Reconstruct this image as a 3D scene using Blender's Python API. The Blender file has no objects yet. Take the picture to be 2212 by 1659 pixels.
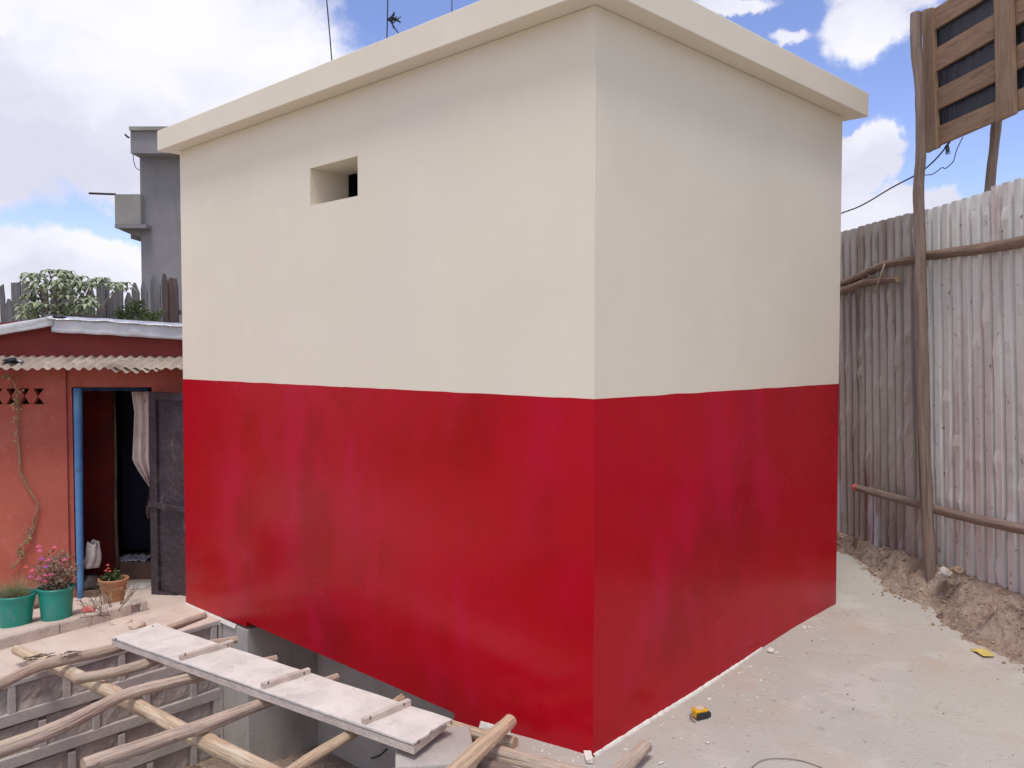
import bpy, bmesh, math, random
from mathutils import Vector, Matrix, noise as mn
random.seed(7)
S = bpy.context.scene
COL = S.collection
V = Vector
# ------------------------------------------------------------------ camera
PW, PH, FPX = 2212.0, 1659.0, 1881.1
PITCH, YAW = -0.0377, -0.76996
CAM = V((2.19615, -2.74063, 1.65))
FW = V((math.sin(YAW)*math.cos(PITCH), math.cos(YAW)*math.cos(PITCH), math.sin(PITCH)))
RT = V((math.cos(YAW), -math.sin(YAW), 0))
UP = RT.cross(FW)
cd = bpy.data.cameras.new('camera'); cam = bpy.data.objects.new('camera', cd); COL.objects.link(cam)
cd.sensor_width = 36; cd.lens = FPX/PW*36; cd.clip_start = .05; cd.clip_end = 2000
cam.matrix_world = Matrix.Translation(CAM) @ Matrix((RT, UP, -FW)).transposed().to_4x4()
S.camera = cam
# ------------------------------------------------------------------ sun, view
SUN_EL, SUN_AZ = 69.0, 143.0            # degrees; azimuth clockwise from +Y
sd = V((math.sin(math.radians(SUN_AZ))*math.cos(math.radians(SUN_EL)), math.cos(math.radians(SUN_AZ))*math.cos(math.radians(SUN_EL)), math.sin(math.radians(SUN_EL))))
sl = bpy.data.lights.new('sun', 'SUN'); sl.energy = 1.5; sl.angle = math.radians(17); sl.color = (1, .93, .83)
so = bpy.data.objects.new('sun', sl); COL.objects.link(so); so.rotation_euler = sd.to_track_quat('Z', 'Y').to_euler()
S.view_settings.view_transform = 'Standard'; S.view_settings.look = 'None'
S.view_settings.exposure = 0.52; S.view_settings.gamma = 1; S.view_settings.use_curve_mapping = False
S.render.engine = 'CYCLES'; S.render.resolution_x = 1024; S.render.resolution_y = 768
# ------------------------------------------------------------------ photograph geometry helpers
def ray(px, py): return FW + RT*((px-PW/2)/FPX) - UP*((py-PH/2)/FPX)
def onp(px, py, p0, n):
    d = ray(px, py); t = (V(p0)-CAM).dot(V(n))/d.dot(V(n)); return CAM + d*t
def onz(px, py, z): return onp(px, py, (0, 0, z), (0, 0, 1))
def ony(px, py, y): return onp(px, py, (0, y, 0), (0, 1, 0))
def onx(px, py, x): return onp(px, py, (x, 0, 0), (1, 0, 0))
# ------------------------------------------------------------------ sky
w = bpy.data.worlds.new('World'); S.world = w; w.use_nodes = True
nt = w.node_tree; nt.nodes.clear()
def N(t, **k):
    n = nt.nodes.new(t)
    for a, b in k.items(): setattr(n, a, b)
    return n
def math_(op, a, b=None, c=None, clamp=False):
    n = N('ShaderNodeMath', operation=op); n.use_clamp = clamp
    for i, x in enumerate((a, b, c)):
        if x is None: continue
        if hasattr(x, 'links') or hasattr(x, 'is_linked'): nt.links.new(x, n.inputs[i])
        else: n.inputs[i].default_value = x
    return n.outputs[0]
def vmath(op, a, b=None, out=0):
    n = N('ShaderNodeVectorMath', operation=op)
    for i, x in enumerate((a, b)):
        if x is None: continue
        if hasattr(x, 'is_linked'): nt.links.new(x, n.inputs[i])
        else: n.inputs[i].default_value = x
    return n.outputs[out]
def nz(vec, scale, detail=6, rough=.55, col=False):
    n = N('ShaderNodeTexNoise'); nt.links.new(vec, n.inputs['Vector'])
    n.inputs['Scale'].default_value = scale; n.inputs['Detail'].default_value = detail; n.inputs['Roughness'].default_value = rough
    return n.outputs['Color' if col else 'Fac']
tc = N('ShaderNodeTexCoord'); D = tc.outputs['Generated']
sky = N('ShaderNodeTexSky', sky_type='NISHITA'); sky.sun_disc = False
sky.sun_elevation = math.radians(SUN_EL); sky.sun_rotation = math.radians(SUN_AZ)
sky.air_density = 1.0; sky.dust_density = .6; sky.ozone_density = 1.6; sky.altitude = 1200
FH = V((FW.x, FW.y, 0)).normalized()
dist = vmath('SCALE', vmath('SUBTRACT', nz(D, 7, 8, .62, True), (.5, .5, .5))); dist.node.inputs['Scale'].default_value = .11
Dd = vmath('ADD', D, dist)
blobs = [  # px, py, rx, ry (photograph pixels), strength
 (140, 60, 560, 330, 1.0), (420, 240, 440, 250, 1.), (60, 275, 400, 108, 1.), (-300, 160, 500, 260, 1.),
 (60, 655, 420, 160, 1.15), (330, 640, 260, 130, 1.15), (-350, 650, 400, 170, 1),
 (1885, 55, 105, 80, .62), (1990, -60, 160, 90, .7), (1720, 70, 75, 24, .42), (1560, -12, 150, 30, .6),
 (1868, 345, 66, 92, 1.), (1905, 490, 130, 85, 1.), (2040, 455, 70, 60, .9), (1760, 470, 130, 150, 1), (2200, 640, 400, 130, .9), (2350, 120, 120, 90, .6), (900, -250, 500, 120, .6)]
best = None
for (px, py, rx, ry, st) in blobs:
    c = ray(px, py).normalized()
    df = vmath('SUBTRACT', Dd, tuple(c))
    a = math_('DIVIDE', vmath('DOT_PRODUCT', df, tuple(RT), 1), rx/FPX)
    b = math_('DIVIDE', vmath('DOT_PRODUCT', df, (0, 0, 1), 1), ry/FPX)
    q = math_('MULTIPLY', vmath('DOT_PRODUCT', df, tuple(FH), 1), .9)
    l2 = math_('ADD', math_('ADD', math_('MULTIPLY', a, a), math_('MULTIPLY', b, b)), math_('MULTIPLY', q, q))
    v = math_('MULTIPLY', math_('SUBTRACT', 1.0, math_('SQRT', l2)), st, clamp=True)
    best = v if best is None else math_('MAXIMUM', best, v)
fb = nz(D, 9, 10, .6)
# general broken cloud everywhere outside the part of the sky described above
face = vmath('DOT_PRODUCT', D, tuple(ray(1106, 500).normalized()), 1)
fm = N('ShaderNodeMapRange'); nt.links.new(face, fm.inputs[0]); fm.inputs[1].default_value = .88; fm.inputs[2].default_value = .74; fm.inputs[3].default_value = 0; fm.inputs[4].default_value = 1
gen = math_('MULTIPLY', math_('MULTIPLY', math_('SUBTRACT', nz(D, 1.9, 5, .55), .40), 3.2, clamp=True), fm.outputs[0])
dens = math_('ADD', math_('MAXIMUM', best, gen), math_('MULTIPLY', math_('SUBTRACT', fb, .5), .55))
cov = N('ShaderNodeMapRange', interpolation_type='SMOOTHSTEP'); nt.links.new(dens, cov.inputs[0])
cov.inputs[1].default_value = .09; cov.inputs[2].default_value = .27; cov.inputs[3].default_value = 0; cov.inputs[4].default_value = 1
shade = N('ShaderNodeMapRange', interpolation_type='SMOOTHSTEP'); nt.links.new(nz(vmath('MULTIPLY', Dd, (1, 1, 1.8)), 4.2, 5, .5), shade.inputs[0])
shade.inputs[1].default_value = .35; shade.inputs[2].default_value = .66
cc = N('ShaderNodeMix', data_type='RGBA'); nt.links.new(shade.outputs[0], cc.inputs[0])
cc.inputs[6].default_value = (5.1, 5.15, 6.1, 1); cc.inputs[7].default_value = (6.9, 6.9, 7.5, 1)
skm = N('ShaderNodeMix', data_type='RGBA', blend_type='MULTIPLY'); skm.inputs[0].default_value = 1; nt.links.new(sky.outputs[0], skm.inputs[6]); skm.inputs[7].default_value = (1.30, 1.16, 1.40, 1)
mx = N('ShaderNodeMix', data_type='RGBA'); nt.links.new(cov.outputs[0], mx.inputs[0]); nt.links.new(skm.outputs[2], mx.inputs[6]); nt.links.new(cc.outputs[2], mx.inputs[7])
bg = N('ShaderNodeBackground'); nt.links.new(mx.outputs[2], bg.inputs[0]); bg.inputs[1].default_value = .1
wo = N('ShaderNodeOutputWorld'); nt.links.new(bg.outputs[0], wo.inputs[0])

# ------------------------------------------------------------------ materials
def mat(name, c1, c2=None, scale=3, rough=.8, bump=.1, bscale=40, metal=0, stretch=(1, 1, 1), layers=(), det=6, coat=0, lo=.35, hi=.65, uv=False, spec=.5, bdist=.01, rvar=0, bevel=0):
    """colour = noise mix of c1 and c2, then layers (colour, scale, threshold, softness, amount, stretch)"""
    m = bpy.data.materials.new(name); m.use_nodes = True; t = m.node_tree; n = t.nodes; L = t.links
    p = n['Principled BSDF']; p.inputs['Roughness'].default_value = rough; p.inputs['Metallic'].default_value = metal
    p.inputs['Specular IOR Level'].default_value = spec; p.inputs['Coat Weight'].default_value = coat
    tc = n.new('ShaderNodeTexCoord'); src = tc.outputs['UV' if uv else 'Object']
    def mapped(st):
        if st == (1, 1, 1): return src
        k = n.new('ShaderNodeVectorMath'); k.operation = 'MULTIPLY'; L.new(src, k.inputs[0]); k.inputs[1].default_value = st; return k.outputs[0]
    def noi(sc, st, d=det):
        k = n.new('ShaderNodeTexNoise'); L.new(mapped(st), k.inputs['Vector']); k.inputs['Scale'].default_value = sc; k.inputs['Detail'].default_value = d; k.inputs['Roughness'].default_value = .6; return k.outputs['Fac']
    def ramp(s, a, b, hi_=1.0):
        k = n.new('ShaderNodeMapRange'); k.interpolation_type = 'SMOOTHSTEP'; L.new(s, k.inputs[0]); k.inputs[1].default_value = a; k.inputs[2].default_value = b; k.inputs[4].default_value = hi_; return k.outputs[0]
    c2 = c2 or tuple(x*.85 for x in c1)
    mix = n.new('ShaderNodeMix'); mix.data_type = 'RGBA'; base = noi(scale, stretch); L.new(ramp(base, lo, hi), mix.inputs[0])
    mix.inputs[6].default_value = (*c1, 1); mix.inputs[7].default_value = (*c2, 1); out = mix.outputs[2]
    for (c, sc, th, so_, am, st) in layers:
        k = n.new('ShaderNodeMix'); k.data_type = 'RGBA'; L.new(ramp(noi(sc, st), th, th+so_, am), k.inputs[0]); L.new(out, k.inputs[6]); k.inputs[7].default_value = (*c, 1); out = k.outputs[2]
    L.new(out, p.inputs['Base Color'])
    if rvar:
        k = n.new('ShaderNodeMapRange'); L.new(noi(scale*1.7, stretch), k.inputs[0]); k.inputs[1].default_value = .3; k.inputs[2].default_value = .7; k.inputs[3].default_value = rough-rvar; k.inputs[4].default_value = rough+rvar; L.new(k.outputs[0], p.inputs['Roughness'])
    if bump:
        b = n.new('ShaderNodeBump'); b.inputs['Strength'].default_value = bump; b.inputs['Distance'].default_value = bdist; L.new(noi(bscale, stretch, 8), b.inputs['Height']); L.new(b.outputs[0], p.inputs['Normal'])
        if bevel:
            bv = n.new('ShaderNodeBevel'); bv.samples = 4; bv.inputs[0].default_value = bevel; L.new(bv.outputs[0], b.inputs['Normal'])
    return m
M = {}
M['cream'] = mat('cream_paint', (.805, .74, .605), (.775, .71, .575), 1.2, .6, .35, 9, bdist=.004, spec=.3, layers=[((.785, .71, .62), .7, .45, .2, .5, (1, 1, 1)), ((.83, .77, .635), 3.5, .55, .15, .4, (1, 1, 1)), ((.70, .63, .51), 45, .66, .05, .35, (1, 1, 1))])
M['red'] = mat('red_gloss_paint', (.46, .001, .012), (.41, .001, .008), 1.1, .24, .25, 9, bdist=.003, det=5, spec=.21, rvar=.07,
    layers=[((.50, .002, .036), 1.0, .46, .18, .7, (1.25, 1.25, .75)), ((.29, .0008, .002), 1.2, .49, .18, .68, (1.1, 1.1, .85)), ((.52, .004, .055), 2.4, .56, .18, .4, (1.4, 1.4, .65)), ((.32, .001, .003), 6, .57, .14, .4, (1, 1, .9)), ((.50, .04, .05), 70, .70, .03, .4, (1, 1, 1))])  # magenta and dark layers: paint mottling plus reflections put into the colour
M['soffit'] = M['cream']
M['render_grey'] = mat('grey_render', (.52, .50, .47), (.43, .415, .395), 2.2, .8, .3, 35, layers=[((.25, .235, .225), 1.4, .52, .2, .6, (1.5, 1.5, .5))])
M['mortar'] = mat('mortar', (.53, .495, .47), (.46, .425, .405), 8, .9, .5, 60, layers=[((.5, .47, .44), 3, .55, .15, .5, (1, 1, 1))])
M['block'] = mat('concrete_block', (.50, .45, .415), (.38, .335, .31), 6, .95, .9, 45, bdist=.012, layers=[((.36, .33, .30), 14, .55, .1, .6, (1, 1, 1)), ((.30, .26, .235), 3, .56, .15, .5, (1, 1, 1))])
M['concrete'] = mat('pale_concrete', (.50, .47, .435), (.43, .40, .375), 5, .88, .5, 80, layers=[((.36, .34, .32), 30, .62, .06, .5, (1, 1, 1))])
M['slab'] = mat('concrete_ground', (.475, .45, .40), (.445, .43, .395), 1.1, .85, .5, 60, layers=[((.545, .52, .475), 2.6, .50, .12, .65, (1, 1, 1)), ((.47, .385, .30), 1.4, .50, .15, .65, (1, 1, 1)), ((.46, .44, .42), .8, .52, .1, .6, (1, 1, 1)), ((.30, .26, .23), 17, .64, .05, .6, (1, 1, 1)), ((.34, .29, .25), 55, .63, .05, .6, (1, 1, 1)), ((.60, .57, .53), 30, .66, .05, .5, (1, 1, 1)), ((.44, .39, .35), 5, .56, .08, .45, (1, 2.5, 1))], bdist=.012)
M['sand'] = mat('sandy_ground', (.70, .59, .50), (.62, .51, .43), 2.5, .95, .6, 70, layers=[((.45, .36, .30), 6, .58, .12, .5, (1, 1, 1)), ((.62, .53, .48), 1.5, .5, .2, .5, (1, 1, 1)), ((.30, .25, .22), 45, .66, .05, .5, (1, 1, 1))], bdist=.01)
M['kerb'] = mat('sandy_kerb', (.58, .50, .43), (.49, .42, .365), 7, .95, .9, 40, bdist=.012, layers=[((.36, .30, .26), 9, .6, .1, .6, (1, 1, 1))])
M['soil'] = mat('clay_soil', (.42, .325, .255), (.30, .22, .17), 9, .97, 1, 30, bdist=.04, layers=[((.47, .36, .27), 16, .55, .1, .7, (1, 1, 1)), ((.13, .08, .055), 8, .55, .1, .85, (1, 1, 1)), ((.55, .43, .33), 24, .56, .08, .6, (1, 1, 1)), ((.42, .35, .30), 3, .52, .12, .7, (1, 1, 1)), ((.45, .28, .15), 4.5, .6, .08, .6, (1, 1, 1)), ((.55, .47, .40), 60, .66, .04, .6, (1, 1, 1))])  # darkest layer puts the shade of the hollows into the soil colour
M['far'] = mat('far_ground', (.30, .22, .16), (.2, .19, .1), .2, .95, .3, 3)
def wood(name, a, b, dark, st=(6, 60, 1), extra=()):
    return mat(name, a, b, 1.0, .85, 1.0, 1.2, uv=True, stretch=(st[0]*1.6, st[1]*2, 1), bdist=.012, det=6, lo=.4, hi=.6, layers=[(dark, 1.0, .60, .05, .6, (st[0]*1.1, st[1]*1.0, 1)), (dark, 1.0, .64, .04, .7, (st[0]*.8, st[1]*6, 1))]+list(extra))
# tube UV: u around (0..1), v metres along
M['log'] = wood('weathered_pole', (.58, .46, .37), (.46, .355, .285), (.16, .10, .07), (9, 1.6, 1), [((.62, .50, .38), .9, .5, .12, .6, (2, 2, 1)), ((.34, .24, .18), .9, .56, .1, .5, (3, 5, 1))])
M['log_pale'] = wood('pale_pole', (.66, .51, .35), (.50, .36, .245), (.2, .12, .07), (9, 1.6, 1), [((.70, .60, .47), .9, .5, .12, .7, (2, 2, 1)), ((.36, .25, .17), .9, .58, .1, .5, (3, 5, 1))])
M['log_brown'] = wood('brown_pole', (.25, .165, .12), (.18, .115, .09), (.07, .04, .03), (9, 1.6, 1), [((.30, .22, .18), .9, .5, .12, .6, (2, 2, 1))])
M['log_grey'] = wood('grey_brown_pole', (.27, .20, .165), (.20, .145, .12), (.075, .05, .04), (9, 1.2, 1), [((.33, .26, .225), .9, .5, .12, .6, (2, 2, 1))])
M['endgrain'] = mat('cut_wood_end', (.56, .43, .29), (.44, .32, .2), 60, .9, .4, 120)
M['plank'] = mat('cement_covered_plank', (.74, .705, .655), (.62, .59, .55), 6, .9, .6, 60, layers=[((.79, .76, .71), 3.5, .5, .12, .7, (1, 1, 1)), ((.50, .47, .44), 7, .55, .12, .65, (1, 1, 1)), ((.36, .33, .31), 35, .66, .05, .4, (1, 1, 1))])
M['batten'] = mat('cement_covered_batten', (.62, .54, .48), (.50, .43, .38), 12, .9, .7, 70, layers=[((.60, .54, .5), 5, .5, .1, .6, (1, 1, 1))])
M['terra'] = mat('terracotta_paint', (.42, .105, .07), (.35, .075, .052), 1.6, .85, .5, 60, layers=[((.48, .16, .12), 2.5, .5, .2, .6, (1, 1, .6)), ((.30, .055, .04), 1.1, .55, .15, .5, (1, 1, 1)), ((.50, .20, .15), 22, .6, .1, .35, (1, 1, 1))])
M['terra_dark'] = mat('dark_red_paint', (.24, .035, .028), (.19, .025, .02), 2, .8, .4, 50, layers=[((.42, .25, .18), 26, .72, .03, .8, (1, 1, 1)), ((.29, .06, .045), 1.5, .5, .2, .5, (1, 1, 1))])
M['tin_white'] = mat('pale_roof_sheet', (.62, .63, .66), (.52, .53, .56), 3, .42, .6, 6, metal=.25, bdist=.03, layers=[((.32, .31, .32), 5, .62, .07, .4, (1, 1, 1))])
M['tin_bright'] = mat('bright_flashing', (.75, .76, .79), (.62, .63, .67), 5, .28, .8, 7, metal=.7, bdist=.04)
M['tin_brown'] = mat('dusty_awning_sheet', (.40, .33, .27), (.31, .25, .205), 5, .75, .5, 50, layers=[((.50, .44, .38), 7, .54, .1, .7, (1, 1, 1)), ((.20, .13, .10), 5, .6, .08, .6, (1, 1, 1))])
M['blue'] = mat('blue_paint', (.065, .20, .46), (.10, .26, .50), 6, .45, .2, 30, layers=[((.05, .08, .12), 9, .66, .04, .7, (1, 1, 1)), ((.35, .45, .55), 20, .66, .05, .5, (1, 1, .5))])
M['doorleaf'] = mat('purple_brown_metal_door', (.052, .038, .046), (.075, .056, .064), 3, .5, 1.0, 9, spec=.3, bdist=.05, layers=[((.20, .17, .17), 6, .60, .1, .5, (1, 1, .7)), ((.045, .03, .035), 3, .55, .1, .6, (1, 1, 1)), ((.3, .26, .24), 30, .68, .04, .6, (1, 1, 1))])
M['dark'] = mat('painted_room_shade', (.012, .010, .014), (.02, .012, .016), 3, .9, 0)  # near-black colour stands in for the shade of closed rooms
M['dark_navy'] = mat('dark_navy_panel', (.006, .007, .022), (.01, .01, .03), 3, .9, 0)
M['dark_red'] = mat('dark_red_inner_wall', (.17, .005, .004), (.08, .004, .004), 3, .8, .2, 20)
M['curtain'] = mat('pale_printed_curtain', (.72, .62, .57), (.60, .49, .45), 8, .9, .4, 60, layers=[((.33, .16, .16), 14, .60, .05, .7, (1, 1, .5)), ((.7, .6, .56), 5, .5, .2, .5, (1, 1, .3))])
M['rag'] = mat('grey_cloth', (.42, .37, .36), (.30, .26, .26), 8, .9, .4, 50)
M['whiterag'] = mat('white_cloth', (.66, .62, .64), (.5, .46, .5), 10, .9, .4, 50, layers=[((.35, .22, .26), 18, .62, .05, .5, (1, 1, 1))])
M['darkrag'] = mat('dark_cloth', (.045, .035, .035), (.07, .05, .05), 8, .9, .4, 50)
M['step'] = mat('brown_step', (.16, .10, .075), (.11, .07, .055), 8, .85, .3, 50)
M['grey_tower'] = mat('grey_tower_render', (.26, .255, .275), (.215, .21, .23), 1.2, .9, .3, 12, layers=[((.31, .305, .315), .7, .5, .2, .6, (1, 1, .6)), ((.17, .165, .18), 2, .56, .12, .5, (2, 2, .4))])
M['grey_balcony'] = mat('grey_balcony_render', (.31, .305, .29), (.25, .245, .235), 1.5, .9, .3, 12, layers=[((.36, .35, .29), .9, .52, .2, .6, (1, 1, 1))])
M['pale_wood'] = mat('grey_paling', (.17, .165, .17), (.12, .115, .12), 5, .9, .6, 8, stretch=(10, 10, 1), bdist=.01, layers=[((.23, .225, .23), 2, .5, .1, .5, (8, 8, .6))])
M['brown_paling'] = mat('brown_paling', (.12, .085, .08), (.08, .055, .052), 5, .9, .6, 8, stretch=(10, 10, 1), bdist=.01)
M['leaf'] = mat('pale_green_leaf', (.20, .24, .12), (.28, .32, .18), 5, .45, 0, layers=[((.30, .33, .23), 9, .52, .1, .7, (1, 1, 1)), ((.07, .10, .045), 6, .56, .08, .7, (1, 1, 1))])
M['leaf_dark'] = mat('dark_green_leaf', (.055, .085, .025), (.09, .12, .035), 6, .6, 0, layers=[((.14, .17, .06), 11, .55, .1, .6, (1, 1, 1))])
M['leaf_grass'] = mat('soft_green_blade', (.22, .26, .10), (.35, .33, .2), 9, .8, 0)
M['leaf_brown'] = mat('olive_pink_leaf', (.20, .16, .10), (.33, .22, .18), 25, .7, 0, layers=[((.10, .12, .05), 18, .5, .1, .8, (1, 1, 1))])
M['pink'] = mat('pink_petal', (.75, .10, .17), (.62, .12, .35), 30, .7, 0)
M['purple'] = mat('purple_petal', (.33, .08, .45), (.45, .10, .35), 30, .7, 0)
M['redflower'] = mat('red_petal', (.62, .09, .07), (.5, .12, .1), 30, .7, 0)
M['teal'] = mat('teal_plastic', (.012, .29, .22), (.015, .25, .20), 6, .38, .1, 20, layers=[((.22, .30, .26), 10, .56, .15, .45, (1, 1, .6))])
M['orange'] = mat('orange_plastic', (.48, .24, .11), (.42, .20, .10), 8, .6, .2, 30, layers=[((.58, .46, .35), 8, .52, .14, .75, (1, 1, 1))])
M['potsoil'] = mat('potting_soil', (.10, .075, .06), (.17, .13, .10), 30, .95, .8, 60)
M['rock'] = mat('rock', (.42, .31, .22), (.28, .19, .13), 8, .95, 1, 20, bdist=.03, layers=[((.55, .47, .38), 4, .5, .1, .6, (1, 1, 1))])
M['vine'] = mat('dry_vine', (.33, .24, .13), (.24, .17, .10), 20, .9, 0)
M['vineleaf'] = mat('yellow_vine_leaf', (.52, .36, .16), (.34, .30, .14), 30, .8, 0)
M['twig'] = mat('dead_twig', (.26, .19, .155), (.17, .12, .10), 20, .9, 0)
M['galv'] = mat('galvanised_sheet', (.77, .765, .745), (.64, .63, .61), 2.2, .48, .7, 5, metal=.12, bdist=.03, stretch=(1, 1, .3), rvar=.1,
    layers=[((.48, .43, .40), 1.3, .52, .14, .55, (2.5, 2.5, .4)), ((.66, .58, .56), 1.7, .53, .12, .4, (2, 2, .25)), ((.42, .20, .20), 1.6, .63, .08, .35, (2.4, 2.4, .4)), ((.85, .86, .88), 2.1, .60, .06, .6, (3.5, 3.5, .4)), ((.14, .11, .10), 30, .655, .03, .85, (1, 1, .7))])  # brown and pink layers: dirt plus reflections painted into the colour
M['galv_dirt_reflect'] = mat('galvanised_sheet_dirt_reflect', (.45, .41, .375), (.32, .28, .255), 2.2, .5, .7, 5, metal=.12, bdist=.03, stretch=(1, 1, .3), rvar=.1,
    layers=[((.26, .19, .17), 1.3, .46, .16, .7, (3, 3, .4)), ((.25, .06, .055), 1.9, .59, .08, .6, (2.6, 2.6, .4)), ((.60, .62, .70), 1.8, .60, .06, .55, (3, 3, .5)), ((.10, .08, .075), 32, .67, .03, .6, (1, 1, .8))])  # darker brown and red tint holds both dirt and painted reflections
M['pallet'] = mat('brown_board', (.27, .165, .098), (.205, .12, .072), 5, .8, .6, 9, stretch=(1.2, 1.2, 12), bdist=.006, layers=[((.12, .065, .04), 3, .60, .05, .7, (1.5, 1.5, 10)), ((.33, .22, .14), 2, .5, .15, .5, (1, 1, 2))])
M['pallet_v'] = mat('upright_brown_board', (.28, .175, .11), (.22, .135, .085), 5, .8, .6, 9, stretch=(12, 12, 1), bdist=.006, layers=[((.12, .07, .045), 7, .64, .05, .8, (1.5, 1.5, 1)), ((.34, .235, .15), 2, .5, .15, .5, (3, 3, 1))])
M['plastic'] = mat('black_plastic_sheet', (.018, .018, .03), (.025, .025, .04), 3, .42, .8, 4, bdist=.06, stretch=(3, 3, .5))
M['wire'] = mat('dark_wire', (.02, .022, .03), None, 3, .6, 0)
M['yellow'] = mat('yellow_plastic', (.80, .46, .015), (.70, .38, .012), 20, .35, 0)
M['black'] = mat('black_rubber', (.03, .03, .035), None, 20, .6, .2, 60)
M['silver'] = mat('worn_label', (.62, .5, .45), (.7, .66, .6), 60, .5, 0)
M['yellowpaper'] = mat('yellow_scrap', (.66, .52, .12), (.58, .46, .14), 20, .8, .2)
M['redpaper'] = mat('red_wrapper', (.65, .10, .10), (.75, .35, .3), 60, .5, .2)
M['whitepaint'] = mat('white_paint_splash', (.78, .755, .70), (.7, .67, .62), 20, .7, .3, 80)

# ------------------------------------------------------------------ mesh helpers
class MB:
    def __init__(s): s.v = []; s.f = []; s.m = []; s.uv = []
    def add(s, vs, fs, mi=0, uvs=None):
        o = len(s.v); s.v += [tuple(a) for a in vs]
        for k, f in enumerate(fs):
            s.f.append(tuple(o+i for i in f)); s.m.append(mi); s.uv.append(uvs[k] if uvs else [(0, 0)]*len(f))
    def box(s, c, size, ax=None, mi=0, jit=0):
        ax = ax or (V((1, 0, 0)), V((0, 1, 0)), V((0, 0, 1))); c = V(c)
        vs = []
        for i in (-.5, .5):
            for j in (-.5, .5):
                for k in (-.5, .5):
                    p = c + ax[0]*(i*size[0]) + ax[1]*(j*size[1]) + ax[2]*(k*size[2])
                    if jit: p = p + V([random.uniform(-jit, jit) for _ in range(3)])
                    vs.append(p)
        s.add(vs, [(0, 1, 3, 2), (4, 6, 7, 5), (0, 4, 5, 1), (2, 3, 7, 6), (0, 2, 6, 4), (1, 5, 7, 3)], mi)
    def bb(s, a, b, mi=0): s.box((V(a)+V(b))/2, [abs(b[i]-a[i]) for i in range(3)], mi=mi)
    def prism(s, poly, d, mi=0):
        """poly: planar loop of points, extruded by vector d"""
        n = len(poly); d = V(d); vs = [V(p) for p in poly]+[V(p)+d for p in poly]
        s.add(vs, [tuple(range(n))[::-1], tuple(range(n, 2*n))]+[(i, (i+1) % n, n+(i+1) % n, n+i) for i in range(n)], mi)
    def tube(s, pts, rad, n=8, mi=0, cap=None, lump=0, seed=0, sub=0, capmi=None):
        pts = [V(p) for p in pts]
        if not hasattr(rad, '__len__'): rad = [rad]*len(pts)
        if sub:
            q, r = [], []
            for i in range(len(pts)-1):
                for k in range(sub):
                    t = k/sub; p0 = pts[max(i-1, 0)]; p1 = pts[i]; p2 = pts[i+1]; p3 = pts[min(i+2, len(pts)-1)]
                    q.append(.5*((2*p1)+(p2-p0)*t+(2*p0-5*p1+4*p2-p3)*t*t+(3*p1-p0-3*p2+p3)*t**3)); r.append(rad[i]*(1-t)+rad[i+1]*t)
            q.append(pts[-1]); r.append(rad[-1]); pts, rad = q, r
        T = [(pts[min(i+1, len(pts)-1)]-pts[max(i-1, 0)]).normalized() for i in range(len(pts))]
        a = T[0].orthogonal().normalized(); vs = []; L = 0; Ls = []
        for i, p in enumerate(pts):
            if i: L += (p-pts[i-1]).length
            Ls.append(L); a = (a-T[i]*a.dot(T[i])).normalized(); b = T[i].cross(a)
            for k in range(n):
                th = 2*math.pi*k/n; dr = a*math.cos(th)+b*math.sin(th); rr = rad[i]
                if lump: rr *= 1+lump*mn.noise(V((math.cos(th)*1.2+seed*7, math.sin(th)*1.2, L*5)))+lump*.7*mn.noise(V((math.cos(th)*3+seed, math.sin(th)*3, L*16)))
                vs.append(p+dr*rr)
        fs, uv = [], []
        for i in range(len(pts)-1):
            for k in range(n):
                k2 = (k+1) % n; fs.append((i*n+k, i*n+k2, (i+1)*n+k2, (i+1)*n+k))
                uv.append([(k/n+seed, Ls[i]+seed), ((k+1)/n+seed, Ls[i]+seed), ((k+1)/n+seed, Ls[i+1]+seed), (k/n+seed, Ls[i+1]+seed)])
        s.add(vs, fs, mi, uv)
        o = len(s.v)-len(vs); cm = mi if capmi is None else capmi
        s.f.append(tuple(o+k for k in range(n))[::-1]); s.m.append(cm); s.uv.append([(0, 0)]*n)
        s.f.append(tuple(o+(len(pts)-1)*n+k for k in range(n))); s.m.append(cm); s.uv.append([(0, 0)]*n)
    def lathe(s, c, prof, n=28, mi=0, wob=0):
        c = V(c); vs = []
        for (r, z) in prof:
            for k in range(n):
                th = 2*math.pi*k/n; rr = r*(1+wob*math.sin(2*th+1)); vs.append(c+V((rr*math.cos(th), rr*math.sin(th), z)))
        fs = [(i*n+k, i*n+(k+1) % n, (i+1)*n+(k+1) % n, (i+1)*n+k) for i in range(len(prof)-1) for k in range(n)]
        s.add(vs, fs, mi)
    def grid(s, fn, nu, nv, mi=0, flip=False):
        vs = [fn(i/nu, j/nv) for i in range(nu+1) for j in range(nv+1)]
        fs = [(i*(nv+1)+j, (i+1)*(nv+1)+j, (i+1)*(nv+1)+j+1, i*(nv+1)+j+1) for i in range(nu) for j in range(nv)]
        if flip: fs = [f[::-1] for f in fs]
        s.add(vs, fs, mi)
    def blob(s, c, r, seed=0, amp=.25, sub=3, sq=(1, 1, 1), mi=0, fq=1.6):
        bm = bmesh.new(); bmesh.ops.create_icosphere(bm, subdivisions=sub, radius=1)
        vs = []
        for v in bm.verts:
            d = v.co.normalized(); k = 1+amp*mn.noise(d*fq+V((seed*3.1, seed, 0)))*2+amp*.4*mn.noise(d*fq*3+V((seed, 0, 0)))
            vs.append(V(c)+V((d.x*sq[0], d.y*sq[1], d.z*sq[2]))*r*k)
        s.add(vs, [[v.index for v in f.verts] for f in bm.faces], mi); bm.free()
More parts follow.
